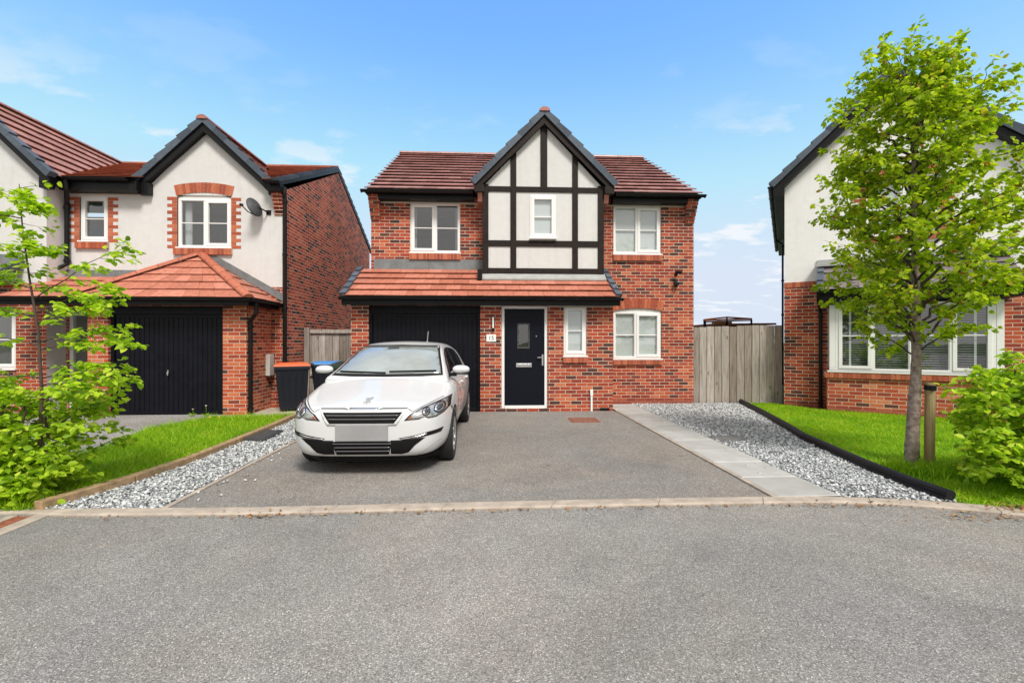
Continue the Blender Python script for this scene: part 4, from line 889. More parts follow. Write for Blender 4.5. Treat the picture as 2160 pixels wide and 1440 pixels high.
mb = MB(); mb.lathe([(h, r) for h, r in prof] + [(.085, .272), (.06, .24), (.0, .12), (-.035, 0)], 28, 'y')
dish = mb.build('dish', 'cover', t, smooth=True); dish.location = (0.0, -.24, .02); dish.rotation_euler = (R(-22), 0, R(66)); dish.scale = (.68, .8, .82)
mb = MB(); mb.tube([(.14, -.004, -.06), (.10, -.15, -.04), (0, -.24, 0)], .016, 8); mb.box(.10, .20, -.02, -.001, -.11, -.01); mb.build('wall_bracket', 'black', t)
mb = MB(); mb.tube([(.0, -.25, -.20), (-.12, -.36, -.14), (-.22, -.42, -.02)], .012, 8); mb.tube([(-.19, -.40, -.02), (-.25, -.44, -.015)], .03, 10); mb.build('receiver_arm', 'black', t)

# ================================================================== right house
HR = thing('detached_house', (6.62, 9.919, 0), 'white rendered house at right, brick below, with a white bay window', 'house', rz=R(-33.8))
RW2 = (1.46, 2.60, 3.65, 4.72)
mb = MB(); wall_face(mb, 0, 4.1, 2.77, 4.82, 0, [RW2]); mb.poly([(0, 0, 4.82), (4.1, 0, 4.82), (4.1, 0, 4.95), (1.87, 0, 6.76), (0, 0, 4.9)])
mb.quad((0, 0, 2.77), (0, 8, 2.77), (0, 8, 4.85), (0, 0, 4.85)); mb.build('rendered_wall', 'render_white', HR, fix=False)
BW = (.80, 3.376, .86, 2.215); YB2 = -.43
mb = MB(); wall_face(mb, -.008, 4.2, .12, 2.77, -.008, [(.86, 3.3, .5, 2.3)]); mb.quad((-.008, -.008, .12), (-.008, 8, .12), (-.008, 8, 2.77), (-.008, -.008, 2.77)); mb.quad((-.008, -.008, 2.77), (4.2, -.008, 2.77), (4.2, .01, 2.77), (-.008, .01, 2.77))
mb.quad((0.0, 8, .12), (4.1, 8, .12), (4.1, 8, 5), (0, 8, 5)); mb.quad((4.1, 0, .12), (4.1, 8, .12), (4.1, 8, 5), (4.1, 0, 5))
mb.build('wall', 'brick', HR, fix=False)
soldier_row(HR, 'brick_band', -.012, 4.2, 2.66, 2.775, -.020, .02)
mb = MB(); mb.box(-.012, 4.2, -.012, .1, -.05, .12); mb.box(.757, 3.42, YB2 - .004, -.013, -.05, .12); mb.build('plinth', 'plinth', HR)
mb = MB(); mb.quad((.76, YB2, .12), (3.416, YB2, .12), (3.416, YB2, .72), (.76, YB2, .72)); mb.quad((.76, YB2, .12), (.76, -.009, .12), (.76, -.009, .72), (.76, YB2, .72)); mb.quad((3.416, YB2, .12), (3.416, -.009, .12), (3.416, -.009, .72), (3.416, YB2, .72)); mb.build('bay_wall', 'brick_orange', HR, fix=False)
soldier_row(HR, 'brick_sill', .72, 3.45, .715, .828, YB2 - .05, -.012)
mb = MB(); mb.box(.3, 3.9, 2.2, 2.22, 0, 2.5); mb.box(.3, 3.9, 0.05, 2.2, 2.5, 2.52); mb.box(.3, 3.9, 0.05, 2.2, .3, .32); mb.build('inner_wall', 'cover_grey', HR)
o = window(HR, BW[0], BW[1], BW[2], BW[3], YB2 + .02, [(.045, .265), (.265, .505), (.505, .74), (.74, .955)], sash=(0, 3), blind=(.046, .16), fr=.06, barz=.53)
mb = MB(); mb.box(.80, .90, YB2 + .018, -.012, .92, 2.155); mb.box(.902, .99, YB2 + .022, YB2 + .088, .922, 2.153); mb.cut(); mb.box(3.276, 3.376, YB2 + .018, -.012, .92, 2.155); mb.box(3.18, 3.274, YB2 + .022, YB2 + .088, .922, 2.153); mb.build('corner_post', 'upvc', HR, bevel=.004)
mb = MB(); mb.box(.76, 3.416, YB2 - .06, -.013, .828, .858); mb.build('bay_sill', 'upvc', HR, bevel=.006)
mb = MB(); tiles(mb, (.60, -.66, 2.50), (3.58, -.66, 2.50), (.66, -.05, 3.08), (3.52, -.05, 3.08), 3, .33, .036, 0, 1); cr_ = mb.build('bay_roof', ['tile_grey', 'black_matt'], HR, fix=False)
mb = MB(); verge(mb, (.60, -.66, 2.51), (.66, -.05, 3.10), (-1, 0, 0), 3, .07, .05, .03); mb.build('verge_capping', 'verge', cr_)
mb = MB(); mb.box(.58, 3.6, -.16, -.009, 3.09, 3.11); mb.box(.6, 3.58, -.03, -.01, 3.11, 3.22); mb.box(.56, 3.62, -.20, -.16, 3.06, 3.10); mb.build('flashing', 'leadpale', cr_)
mb = MB(); mb.box(.62, 3.56, -.64, -.62, 2.26, 2.48); mb.box(.62, .64, -.62, -.012, 2.26, 2.48); mb.box(3.54, 3.56, -.62, -.012, 2.26, 2.48); mb.box(.64, 3.54, -.62, -.012, 2.25, 2.27); mb.build('fascia', 'black', HR, bevel=.003)
mb = MB(); gutter(mb, (.56, -.70, 2.48), (3.62, -.70, 2.48)); mb.build('gutter', 'black', HR)
downpipe(HR, [(.60, -.66, 2.43), (.60, -.62, 2.30), (.665, -.07, 2.10), (.665, -.07, .03)])
window(HR, *RW2, .03, [(0, .5), (.5, 1)], sash=(1,), blind=BL); quoins(HR, RW2[0], RW2[1], RW2[2] - .03, 4.7, 0); soldier_row(HR, 'brick_sill', RW2[0] - .05, RW2[1] + .05, RW2[2] - .17, RW2[2] - .036, -.06, .02); soldier_row(HR, 'lintel', RW2[0] - .02, RW2[1] + .02, 4.735, 4.95, -.012, .04, .07)
RZ, RA, RX = 4.95, 6.90, 1.87
mb = MB(); tiles(mb, (-.22, 8.3, RZ), (-.22, -.2, RZ), (RX, 8.3, RA), (RX, -.2, RA), 9, .5, .036, 0, 1); tiles(mb, (3.96, -.2, RZ), (3.96, 8.3, RZ), (RX, -.2, RA), (RX, 8.3, RA), 9, .5, .036, 0, 1)
rf = mb.build('roof', ['tile_grey', 'black_matt'], HR, fix=False)
mb = MB(); verge(mb, (-.25, -.2, RZ - .01), (RX - .02, -.2, RA), (0, -1, 0), 8, .14, .06, .06); verge(mb, (3.99, -.2, RZ - .01), (RX + .02, -.2, RA), (0, -1, 0), 8, .14, .06, .06); mb.build('verge_capping', 'verge', rf)
mb = MB(); ridge_line(mb, (RX, -.26, RA + .03), (RX, 8.3, RA + .03), .115); mb.build('ridge_tiles', 'tile_grey', rf)
mb = MB()
for ex in (-.22, 3.96): mb.cut(); mb.prism([(ex, -.185, RZ - .03), (RX, -.185, RA - .04), (RX, -.185, RA - .26), (ex, -.185, RZ - .24)], (0, .175, 0))
mb.build('barge_board', 'black', rf, bevel=.003); mb = MB(); mb.box(-.21, .0, -.188, -.006, RZ - .27, RZ - .05); mb.box(-.205, -.19, -.0, 8.2, RZ - .22, RZ - .03); mb.box(-.19, -.004, 0, 8.2, RZ - .23, RZ - .21); mb.build('soffit', 'black', rf, bevel=.003)
mb = MB(); gutter(mb, (-.27, -.16, RZ - .01), (-.27, 8.2, RZ - .01)); mb.build('gutter', 'black', HR)
downpipe(HR, [(-.25, 5.2, 4.9), (-.25, 5.2, 4.75), (-.06, 5.2, 4.6), (-.06, 5.2, .05)], .03)

# ================================================================== fences and things behind them
def board_fence(name, P0, P1, h0, h1, label, nb, gap=.011):
    P0, P1 = Vector(P0), Vector(P1); t = thing(name, ((P0 + P1) / 2).to_tuple(), label, 'fence', world=True); d = (P1 - P0).normalized(); nrm = Vector((d.y, -d.x, 0))
    mb = MB()
    for i in range(nb):
        a, b = lerp(P0, P1, i / nb) + d * gap / 2, lerp(P0, P1, (i + 1) / nb) - d * gap / 2; h = h0 + (h1 - h0) * (i + .5) / nb + random.uniform(-.012, .012); o_ = nrm * random.uniform(-.004, .006)
        mb.hexa([a + o_, b + o_, b - nrm * -.0 + nrm * -.02, a - nrm * .02], [p + Vector((0, 0, h)) for p in (a + o_, b + o_, b - nrm * .02, a - nrm * .02)])
    mb.build('boards', 'fence', t, bevel=.003)
    mb = MB()
    for hh in (.3, .95, 1.55): mb.cut(); mb.beam(P0 - nrm * .045 + Vector((0, 0, hh)), P1 - nrm * .045 + Vector((0, 0, hh)), .04, .08)
    mb.build('rail', 'fence', t)
    return t
board_fence('wooden_fence', (4.76, 10.52, 0), (6.84, 10.33, 0), 1.79, 1.845, 'weathered grey board fence right of the centre house', 12)
lf = board_fence('wooden_fence', (-4.50, 11.35, 0), (-2.70, 11.35, 0), 1.74, 1.74, 'weathered grey board gate closing the gap between left and centre houses', 11)
mb = MB(); mb.box(-4.50, -4.38, 11.27, 11.33, 0, 1.80); mb.box(-4.37, -2.72, 11.30, 11.332, 1.66, 1.75); mb.box(-4.37, -2.72, 11.30, 11.332, .62, .72); mb.build('gate_frame', 'fence', lf, bevel=.004)
mb = MB(); mb.box(-3.30, -3.20, 11.2, 11.30, 0, 1.98); mb.build('gate_post', 'fence', lf, bevel=.006)
t = thing('garden_pergola', (7.5, 14.0, 0), 'open dark pergola with rusty top rails showing above the right fence', 'pergola', world=True)
mb = MB(); q = [(6.74, 14.0), (7.06, 14.6), (7.84, 14.7), (8.32, 14.1)]; zt = [2.10, 2.16, 2.24, 2.16]
for (x, y), z in zip(q, zt): mb.cut(); mb.tube([(x, y, 0), (x, y, z)], .03, 8)
mb.build('post', 'black', t); mb = MB(); mb.beam((6.74, 14.0, 2.07), (8.32, 14.1, 2.13), .03, .035); mb.build('cross_rail', 'black', t)
mb = MB()
for i in range(4): a, b = q[i], q[(i + 1) % 4]; mb.beam((*a, zt[i] + .02), (*b, zt[(i + 1) % 4] + .02), .07, .05)
mb.build('top_rail', 'rust', t)
t = thing('garden_shed', (8.4, 15.2, 0), 'low brown roofed garden shed mostly hidden behind the right fence', 'shed', world=True)
mb = MB(); mb.box(7.55, 9.4, 14.9, 16.4, 0, 1.98); mb.build('wall', 'stake', t)
mb = MB(); mb.hexa([(7.45, 14.8, 1.98), (9.6, 14.8, 2.02), (9.6, 16.5, 2.02), (7.45, 16.5, 1.98)], [(7.45, 14.8, 2.06), (9.6, 14.8, 2.08), (9.6, 16.5, 2.08), (7.45, 16.5, 2.06)]); mb.box(7.62, 8.1, 14.85, 15.3, 2.065, 2.15); mb.build('roof', 'dry', t, bevel=.01)

# ================================================================== wheelie bins
def wheelie_bin(label, body, lid):
    t = thing('wheelie_bin', (0, 0, 0), label, 'wheelie bin', group='wheelie bins beside the left house')
    mb = MB()
    def ring(z, w_, d_, yo): return [(-w_, -d_ + yo, z), (w_, -d_ + yo, z), (w_, d_ + yo, z), (-w_, d_ + yo, z)]
    a, b, c, e = ring(.04, .21, .25, .02), ring(.86, .265, .31, 0), ring(.86, .285, .335, 0), ring(.93, .285, .335, 0)
    mb.hexa(a, b); mb.hexa(c, e)
    for i in range(4):
        x = -.16 + i * .107; mb.hexa([(x, -.239, .1), (x + .03, -.239, .1), (x + .03, -.22, .1), (x, -.22, .1)], [(x * 1.2, -.318, .84), (x * 1.2 + .03, -.318, .84), (x * 1.2 + .03, -.29, .84), (x * 1.2, -.29, .84)])
    for sx in (-1, 1):
        for i in range(4):
            y = -.17 + i * .107; mb.hexa([(sx * .205, y, .2), (sx * .205, y + .03, .2), (sx * .228, y + .03, .2), (sx * .228, y, .2)], [(sx * .25, y * 1.2, .84), (sx * .25, y * 1.2 + .03, .84), (sx * .276, y * 1.2 + .03, .84), (sx * .276, y * 1.2, .84)])
    mb.build('body', body, t, bevel=.012)
    mb = MB(); mb.hexa(ring(.935, .295, .35, 0), ring(.965, .29, .345, 0)); mb.hexa(ring(.966, .29, .345, 0), ring(1.005, .2, .25, .03)); l_ = mb.build('lid', lid, t, bevel=.012)
    mb = MB(); mb.tube([(-.2, .36, .95), (-.2, .41, .96), (.2, .41, .96), (.2, .36, .95)], .016, 8); mb.build('handle', body, t)
    for sx in (-1, 1):
        mb = MB(); mb.lathe([(-.022, .0), (-.022, .085), (-.018, .10), (.018, .10), (.022, .085), (.022, .0)], 20, 'x', (sx * .25, .26, .10)); w_ = mb.build('wheel', 'black_matt', t); mb = MB(); mb.lathe([(sx * .023, 0), (sx * .023, .045), (sx * .018, .055)], 16, 'x', (sx * .25, .26, .10)); mb.build('hub', 'cover', w_)
    return t
for lab, bd, ld, loc, rz in (('dark wheelie bin with an orange lid, nearest the left garage', 'bin', 'lid_orange', (-4.20, 9.90, .005), -66), ('dark wheelie bin with a blue lid, standing between the orange lidded bin and the gate', 'bin', 'lid_blue', (-3.72, 10.62, .005), -72), ('green wheelie bin with a dark lid, partly hidden behind the car mirror', 'bin_green', 'lid_green', (-3.15, 10.35, .005), -80)):
    o = wheelie_bin(lab, bd, ld); o.location = loc; o.rotation_euler = (0, 0, R(rz))

# ================================================================== the car
def paint(name):
    m = Mat(name); f = m.noise(2.5, 4, .6)
    m.set(Base_Color=m.ramp(f, [(.3, (.61, .62, .63)), (.7, (.645, .655, .665))]), Roughness=.32, Coat_Weight=.7, Coat_Roughness=.02); return m.m
M['paint'] = paint('white_car_paint')
M['screen'] = plain('windscreen_glass', (.27, .31, .30), .03, .25, 2.5, Specular_IOR_Level=1.0, Coat_Weight=1.0, Coat_IOR=2.0, Coat_Roughness=.01)
M['sideglass'] = plain('dark_side_glass', (.01, .012, .013), .03, .2, 2, Specular_IOR_Level=.9)
M['emblem'] = plain('emblem_grey', (.34, .35, .36), .45, .1, 5)
M['bar'] = plain('grille_grey', (.22, .22, .235), .3, .1, 5, Metallic=.8)
M['plate'] = plain('blank_plate', (.30, .305, .31), .4, .1, 3)
M['lampbowl'] = plain('lamp_reflector', (.52, .53, .54), .18, .25, 25, Metallic=.75)
M['amber'] = plain('amber_lens', (.36, .10, .035), .3, .1)
M['rubber_tyre'] = plain('tyre_rubber', (.014, .014, .015), .75, .2, 12)
M['alloy'] = plain('alloy_wheel', (.50, .51, .52), .3, .08, 6, Metallic=.9)
CAR = thing('parked_car', (-1.345, 4.86, 0), 'white hatchback parked nose out on the driveway before the garage', 'car', rz=R(-1.15))
def shell(rings, levels=2, caps=True):
    """rings: list of (y, half profile [(x,z)...] from bottom centre to top centre) -> smoothed mesh (verts, faces)"""
    bm = bmesh.new(); loops = []
    for y, h in rings:
        pts = h + [(-x, z) for x, z in h[-2:0:-1]]; loops.append([bm.verts.new((x, y, z)) for x, z in pts])
    for a, b in zip(loops, loops[1:]):
        n = len(a)
        for i in range(n): bm.faces.new((a[i], a[(i + 1) % n], b[(i + 1) % n], b[i]))
    if caps: bm.faces.new(loops[0]); bm.faces.new(loops[-1][::-1])
    bmesh.ops.recalc_face_normals(bm, faces=bm.faces)
    me = bpy.data.meshes.new('tmp'); bm.to_mesh(me); bm.free()
    return me
def baked(me, mods):
    o = bpy.data.objects.new('tmp', me); col.objects.link(o)
    for f in mods: f(o)
    bpy.context.view_layer.update(); r = bpy.data.meshes.new_from_object(o.evaluated_get(bpy.context.evaluated_depsgraph_get())); bpy.data.objects.remove(o); return r
ST = [  # y, bottom, half width, shoulder z, shoulder half width, top z
    (.000, .42, .36, .57, .32, .60), (.012, .33, .50, .64, .45, .675), (.045, .255, .63, .695, .57, .728), (.10, .225, .72, .722, .65, .757), (.20, .205, .79, .745, .72, .792),
    (.36, .195, .845, .775, .775, .835), (.56, .19, .882, .815, .805, .886), (.86, .19, .900, .890, .805, .960), (1.10, .20, .902, .958, .785, 1.022), (1.4, .20, .900, .965, .79, 1.02), (2.0, .20, .900, .955, .80, 1.02),
    (3.0, .20, .900, .97, .79, 1.02), (3.6, .21, .895, .985, .77, 1.03), (3.95, .24, .865, .97, .72, 1.02), (4.14, .27, .80, .92, .66, .97), (4.22, .34, .72, .83, .58, .87), (4.25, .44, .60, .70, .48, .73)]
rings = []
for y, B, W, S, WS, T in ST:
    rings.append((y, [(0, B), (.55 * W, B), (.90 * W, B + .012), (W * .992, B + .30 * (S - B)), (W, B + .62 * (S - B)), (W * .985, B + .88 * (S - B)), (WS, S + .012), (WS * .72, S + .62 * (T - S)), (WS * .36, S + .93 * (T - S)), (0, T)]))
subd = lambda n: (lambda o: (setattr(o.modifiers.new('s', 'SUBSURF'), 'levels', n)))
lower = baked(shell(rings), [subd(3)])
GS = [(.98, 1.0), (1.10, 1.035), (1.30, 1.135), (1.60, 1.28), (1.85, 1.388), (2.02, 1.437), (2.30, 1.468), (2.8, 1.468), (3.3, 1.435), (3.75, 1.375), (3.93, 1.335), (3.99, 1.22), (4.08, 1.08), (4.14, .98)]
rings = []
for y, T in GS:
    te = T - .045 if T > 1.1 else T - .02; xs = lambda z: .795 - max(0, z - .95) * .43
    rings.append((y, [(0, .90), (.5, .90), (.80, .90), (xs(.90 + (te - .90) * .5), .90 + (te - .90) * .5), (xs(te) + .004, te - .03 * min(1, (T - .95) / .3)), (xs(te) - .05, te + .012), (.5 * xs(te), T - .010), (0, T)]))
upper = baked(shell(rings), [subd(3)])
# wheel arches cut out of the lower body
mb = MB()
for y in (.87, 3.49): mb.lathe([(-1.2, 0), (-1.2, .362), (-.56, .362), (-.56, 0)], 40, 'x', (0, y, .318)); mb.lathe([(.56, 0), (.56, .362), (1.2, .362), (1.2, 0)], 40, 'x', (0, y, .318))
cut = mb.build('tmp_cut', 'paint')
def boolmod(o):
    b = o.modifiers.new('b', 'BOOLEAN'); b.operation = 'DIFFERENCE'; b.object = cut; b.solver = 'EXACT'
lower = baked(lower, [boolmod]); bpy.data.objects.remove(cut)
bm = bmesh.new(); bm.from_mesh(lower); bm.from_mesh(upper); me = bpy.data.meshes.new('body'); 
for f in bm.faces:
    f.smooth = True; c = f.calc_center_median(); f.material_index = 0
    if c.z < .222: f.material_index = 1
    for y in (.87, 3.49):
        if math.hypot(c.y - y, c.z - .318) < .3645 and abs(c.x) < .93 and abs(math.hypot(c.y - y, c.z - .318) - .362) < .004 or (abs(abs(c.x) - .56) < .003 and math.hypot(c.y - y, c.z - .318) < .362): f.material_index = 1
bm.to_mesh(me); bvh = BVHTree.FromBMesh(bm); bm.free()
me.materials.clear(); me.materials.append(M['paint']); me.materials.append(M['black_matt'])
try: me.set_sharp_from_angle(angle=R(42))
except Exception: pass
body = bpy.data.objects.new('body', me); col.objects.link(body); body.parent = CAR
def clip_cell(poly, x0, x1, y0, y1):
    for ax, lim, sg in ((0, x0, 1), (0, x1, -1), (1, y0, 1), (1, y1, -1)):
        out = []
        for i in range(len(poly)):
            p, q = poly[i - 1], poly[i]; a, b = (p[ax] - lim) * sg, (q[ax] - lim) * sg
            if (a >= 0) != (b >= 0): t = a / (a - b); out.append((p[0] + (q[0] - p[0]) * t, p[1] + (q[1] - p[1]) * t))
            if b >= 0: out.append(q)
        poly = out
        if len(poly) < 3: return []
    return poly
def patch(name, poly, mat, parent, off=.004, step=.03, view='front', side=1, mirror=False, thick=.012):
    """a panel that lies on the body: outline in front view (x,z) or side view (y,z), carried onto the surface"""
    if mirror: poly = [(-x, z) for x, z in poly]
    xs = [p[0] for p in poly]; zs = [p[1] for p in poly]; bm = bmesh.new(); vm = {}
    def vert(p):
        k = (round(p[0], 4), round(p[1], 4))
        if k not in vm:
            if view == 'front': o_, d_ = Vector((p[0], -1, p[1])), Vector((0, 1, 0))
            else: o_, d_ = Vector((side * 2, p[0], p[1])), Vector((-side, 0, 0))
            h, n, i, ds = bvh.ray_cast(o_, d_)
            if h is None: h, n, i, ds = bvh.find_nearest(Vector((p[0], .5, p[1])) if view == 'front' else Vector((side * .9, p[0], p[1])))
            if n.dot(d_) > 0: n = -n
            vm[k] = bm.verts.new(h + n * off)
        return vm[k]
    i0, i1 = int(math.floor(min(xs) / step)), int(math.ceil(max(xs) / step)); j0, j1 = int(math.floor(min(zs) / step)), int(math.ceil(max(zs) / step))
    for i in range(i0, i1):
        for j in range(j0, j1):
            c = clip_cell(poly, i * step, (i + 1) * step, j * step, (j + 1) * step)
            if len(c) < 3: continue
            vs = []
            for p in c:
                v = vert(p)
                if v not in vs: vs.append(v)
            if len(vs) >= 3:
                try: bm.faces.new(vs)
                except ValueError: pass
    bmesh.ops.recalc_face_normals(bm, faces=bm.faces)
    out = Vector((0, -1, .2)) if view == 'front' else Vector((side, 0, 0))
    bm.normal_update()
    if sum(f.normal.dot(out) * f.calc_area() for f in bm.faces) < 0: bmesh.ops.reverse_faces(bm, faces=bm.faces)
    me = bpy.data.meshes.new(name); bm.to_mesh(me); bm.free(); me.materials.append(M[mat])
    for p in me.polygons: p.use_smooth = True
    o = bpy.data.objects.new(name, me); col.objects.link(o); o.parent = parent
    s = o.modifiers.new('thick', 'SOLIDIFY'); s.thickness = thick; s.offset = -1
    return o
def inset(poly, f):
    cx = sum(p[0] for p in poly) / len(poly); cz = sum(p[1] for p in poly) / len(poly); return [(cx + (x - cx) * f, cz + (z - cz) * f) for x, z in poly]
def strip(pts, w_):
    l, r = [], []
    for i, p in enumerate(pts):
        a, b = pts[max(0, i - 1)], pts[min(len(pts) - 1, i + 1)]; dx, dz = b[0] - a[0], b[1] - a[1]; n = math.hypot(dx, dz); l.append((p[0] - dz / n * w_ / 2, p[1] + dx / n * w_ / 2)); r.append((p[0] + dz / n * w_ / 2, p[1] - dx / n * w_ / 2))
    return l + r[::-1]
# glass
WS0 = [(-.715, 1.024), (-.45, 1.012), (0, 1.008), (.45, 1.012), (.715, 1.024), (.562, 1.385), (.53, 1.402), (0, 1.413), (-.53, 1.402), (-.562, 1.385)]
patch('screen_surround', WS0, 'black', CAR, .003, .04)
patch('windscreen', [(-.682, 1.045), (0, 1.035), (.682, 1.045), (.537, 1.375), (.51, 1.39), (0, 1.397), (-.51, 1.39), (-.537, 1.375)], 'screen', CAR, .007, .04)
patch('sensor_housing', [(-.15, 1.345), (.0, 1.345), (.0, 1.378), (-.15, 1.378)], 'cover', CAR, .009, .04)
for s_ in (-1, 1):
    SG = [(1.28, .985), (1.40, .975), (2.4, .985), (3.3, 1.005), (3.72, 1.04), (3.62, 1.22), (3.35, 1.315), (2.9, 1.355), (2.4, 1.368), (2.1, 1.35), (1.85, 1.285), (1.55, 1.15)]
    patch('window_surround', SG, 'black', CAR, .003, .05, 'side', s_)
    patch('side_window', [(1.50, 1.0), (2.33, 1.005), (2.33, 1.345), (2.12, 1.332), (1.86, 1.262), (1.62, 1.14)], 'sideglass', CAR, .006, .05, 'side', s_)
    patch('side_window', [(2.42, 1.005), (3.22, 1.02), (3.22, 1.31), (2.9, 1.335), (2.42, 1.35)], 'sideglass', CAR, .006, .05, 'side', s_)
    patch('quarter_window', [(3.28, 1.03), (3.62, 1.06), (3.55, 1.2), (3.28, 1.295)], 'sideglass', CAR, .006, .05, 'side', s_)
    for y0 in (1.30, 2.37): d_ = patch('door', strip([(y0, .30), (y0 - .01, .6), (y0, .96)], .008), 'black_matt', CAR, .002, .05, 'side', s_); 
    patch('sill_line', strip([(1.30, .295), (3.0, .295)], .008), 'black_matt', CAR, .002, .05, 'side', s_)
    for y0 in (2.12, 3.05):
        mb = MB(); h, n, i, d0 = bvh.ray_cast(Vector((s_ * 2, y0, .86)), Vector((-s_, 0, 0))); mb.tube([(h.x - s_ * .01, y0 - .10, .862), (h.x + s_ * .028, y0 - .08, .862), (h.x + s_ * .028, y0 + .06, .862), (h.x - s_ * .01, y0 + .08, .862)], .013, 8); mb.build('door_handle', 'paint', CAR, smooth=True)
    # lamps
    HLm = [(.438, .622), (.52, .628), (.59, .632), (.645, .655), (.685, .635), (.755, .640), (.82, .668), (.868, .71), (.862, .815), (.78, .795), (.70, .772), (.60, .738), (.50, .686)]
    if s_ < 0: HLm = [(-x, z) for x, z in HLm]
    hl = patch('headlight', HLm, 'black', CAR, .004, .03)
    inn = inset(HLm, .87); patch('reflector', inn, 'lampbowl', hl, .007, .03)
    for cx_, cz_, r_ in ((.775, .727, .052), (.655, .702, .040)):
        cir = [(s_ * cx_ + r_ * math.cos(k * math.pi / 9), cz_ + r_ * math.sin(k * math.pi / 9)) for k in range(18)]
        patch('lamp_ring', cir, 'black', hl, .010, .05); patch('projector', inset(cir, .82), 'chrome', hl, .013, .05); patch('projector_lens', inset(cir, .45), 'cover', hl, .016, .05)
    patch('indicator', [(s_ * x, z) for x, z in ((.475, .640), (.512, .642), (.52, .664), (.51, .670))], 'amber', hl, .012, .03)
    patch('daytime_lamp', [(s_ * x, z) for x, z in ((.385, .440), (.58, .470), (.69, .496), (.82, .510), (.80, .468), (.62, .446), (.43, .424))], 'black', CAR, .005, .03)
    patch('chrome_blade', [(s_ * x, z) for x, z in ((.40, .436), (.58, .460), (.67, .482), (.665, .468), (.60, .450), (.43, .428))], 'chrome', CAR, .009, .03)
    patch('side_intake', [(s_ * x, z) for x, z in ((.30, .418), (.40, .420), (.60, .437), (.655, .438), (.55, .36), (.48, .284), (.41, .264), (.295, .266))], 'black_matt', CAR, .004, .03)
    patch('bonnet_line', strip([(s_ * x, z) for x, z in ((.47, .735), (.52, .712), (.62, .757), (.74, .800), (.79, .817))], .006), 'cover', CAR, .0015, .03)
    patch('bumper_line', strip([(s_ * x, z) for x, z in ((.872, .70), (.885, .64), (.89, .60))], .006), 'cover', CAR, .0015, .03)
    patch('bumper_crease', strip([(s_ * x, z) for x, z in ((.80, .38), (.70, .33), (.58, .245))], .005), 'plate', CAR, .001, .03)
    # mirrors
    mb = MB(); n_ = 16
    prof = [(-.115, .0), (-.112, .4), (-.09, .75), (-.05, .96), (0, 1.0), (.05, .93), (.09, .72), (.112, .38), (.116, 0)]
    mb.lathe(prof, n_, 'x'); mi = mb.build('door_mirror', 'paint', CAR, smooth=True); mi.location = (s_ * .925, 1.42, 1.078); mi.scale = (s_ * 1, .075, .060)
    mb = MB(); mb.box(-.10, .09, -.6, .6, -1.06, -.72); mb.box(-.17, -.06, -.3, .3, -1.5, -.8); b_ = mb.build('mirror_base', 'black', mi, bevel=.02)
patch('grille_surround', [(-.452, .718), (-.43, .727), (.43, .727), (.452, .718), (.36, .578), (-.36, .578)], 'paint', CAR, .010, .03)
g_ = patch('upper_grille', [(-.418, .703), (.418, .703), (.335, .597), (-.335, .597)], 'black_matt', CAR, .0125, .03)
for z_, hw in ((.674, .385), (.638, .358)): patch('grille_bar', [(-hw, z_ + .005), (hw, z_ + .005), (hw - .01, z_ - .004), (-hw + .01, z_ - .004)], 'bar', g_, .02, .03)
patch('bonnet_strip', [(-.46, .7445), (-.2, .7465), (-.15, .731), (.15, .731), (.2, .7465), (.46, .7445), (.46, .738), (.2, .738), (.16, .729), (-.16, .729), (-.2, .738), (-.46, .738)], 'cover', CAR, .004, .03)
patch('name_strip', [(-.155, .747), (.155, .747), (.145, .731), (-.145, .731)], 'chrome', CAR, .007, .03)
g_ = patch('lower_grille', [(-.315, .408), (.315, .408), (.275, .262), (-.275, .262)], 'black_matt', CAR, .005, .03)
for z_, hw in ((.385, .305), (.345, .293), (.305, .283)): patch('grille_bar', [(-hw, z_ + .004), (hw, z_ + .004), (hw, z_ - .004), (-hw, z_ - .004)], 'bar', g_, .012, .03)
LION = [(-.040, .830), (-.022, .838), (-.008, .832), (.012, .840), (.036, .838), (.030, .826), (.014, .826), (.020, .812), (.034, .800), (.028, .792), (.014, .806), (.004, .800), (.010, .790), (-.004, .786), (-.006, .802), (-.018, .806), (-.032, .792), (-.038, .798), (-.024, .816), (-.030, .822)]
patch('emblem', [(x, z - .012) for x, z in LION], 'emblem', CAR, .006, .02)
h, n, i, d0 = bvh.ray_cast(Vector((.0, -1, .50)), Vector((0, 1, 0)))
mb = MB(); mb.box(-.275, .275, h.y - .014, h.y + .03, .412, .588); mb.build('number_plate', 'plate', CAR, bevel=.006)
mb = MB()
for a, b in (((-.62, 1.052), (-.02, 1.036)), ((.02, 1.050), (.62, 1.058))):
    pts = []
    for k in range(9):
        t = k / 8; h, n, i, d0 = bvh.ray_cast(Vector((a[0] + (b[0] - a[0]) * t, -1, a[1] + (b[1] - a[1]) * t)), Vector((0, 1, 0)))
        if h is not None: pts.append(h + n * (.022 if n.y < 0 else -.022))
    if len(pts) > 2: mb.cut(); mb.tube(pts, .011, 6)
mb.build('wiper', 'black_matt', CAR)
mb = MB(); mb.tube([(.16, 3.35, 1.42), (.16, 3.36, 1.47)], .016, 8); mb.tube([(.16, 3.36, 1.45), (.17, 3.41, 1.64)], .009, 6); mb.build('aerial', 'steel', CAR)
mb = MB(); mb.prism([(-.50, .16, .165), (.50, .16, .165), (.74, .42, .165), (.76, .8, .165), (.60, 1.2, .165), (.60, 3.2, .165), (.74, 3.8, .165), (-.74, 3.8, .165), (-.60, 3.2, .165), (-.60, 1.2, .165), (-.76, .8, .165), (-.74, .42, .165)], (0, 0, .075)); mb.build('underbody', 'black_matt', CAR)
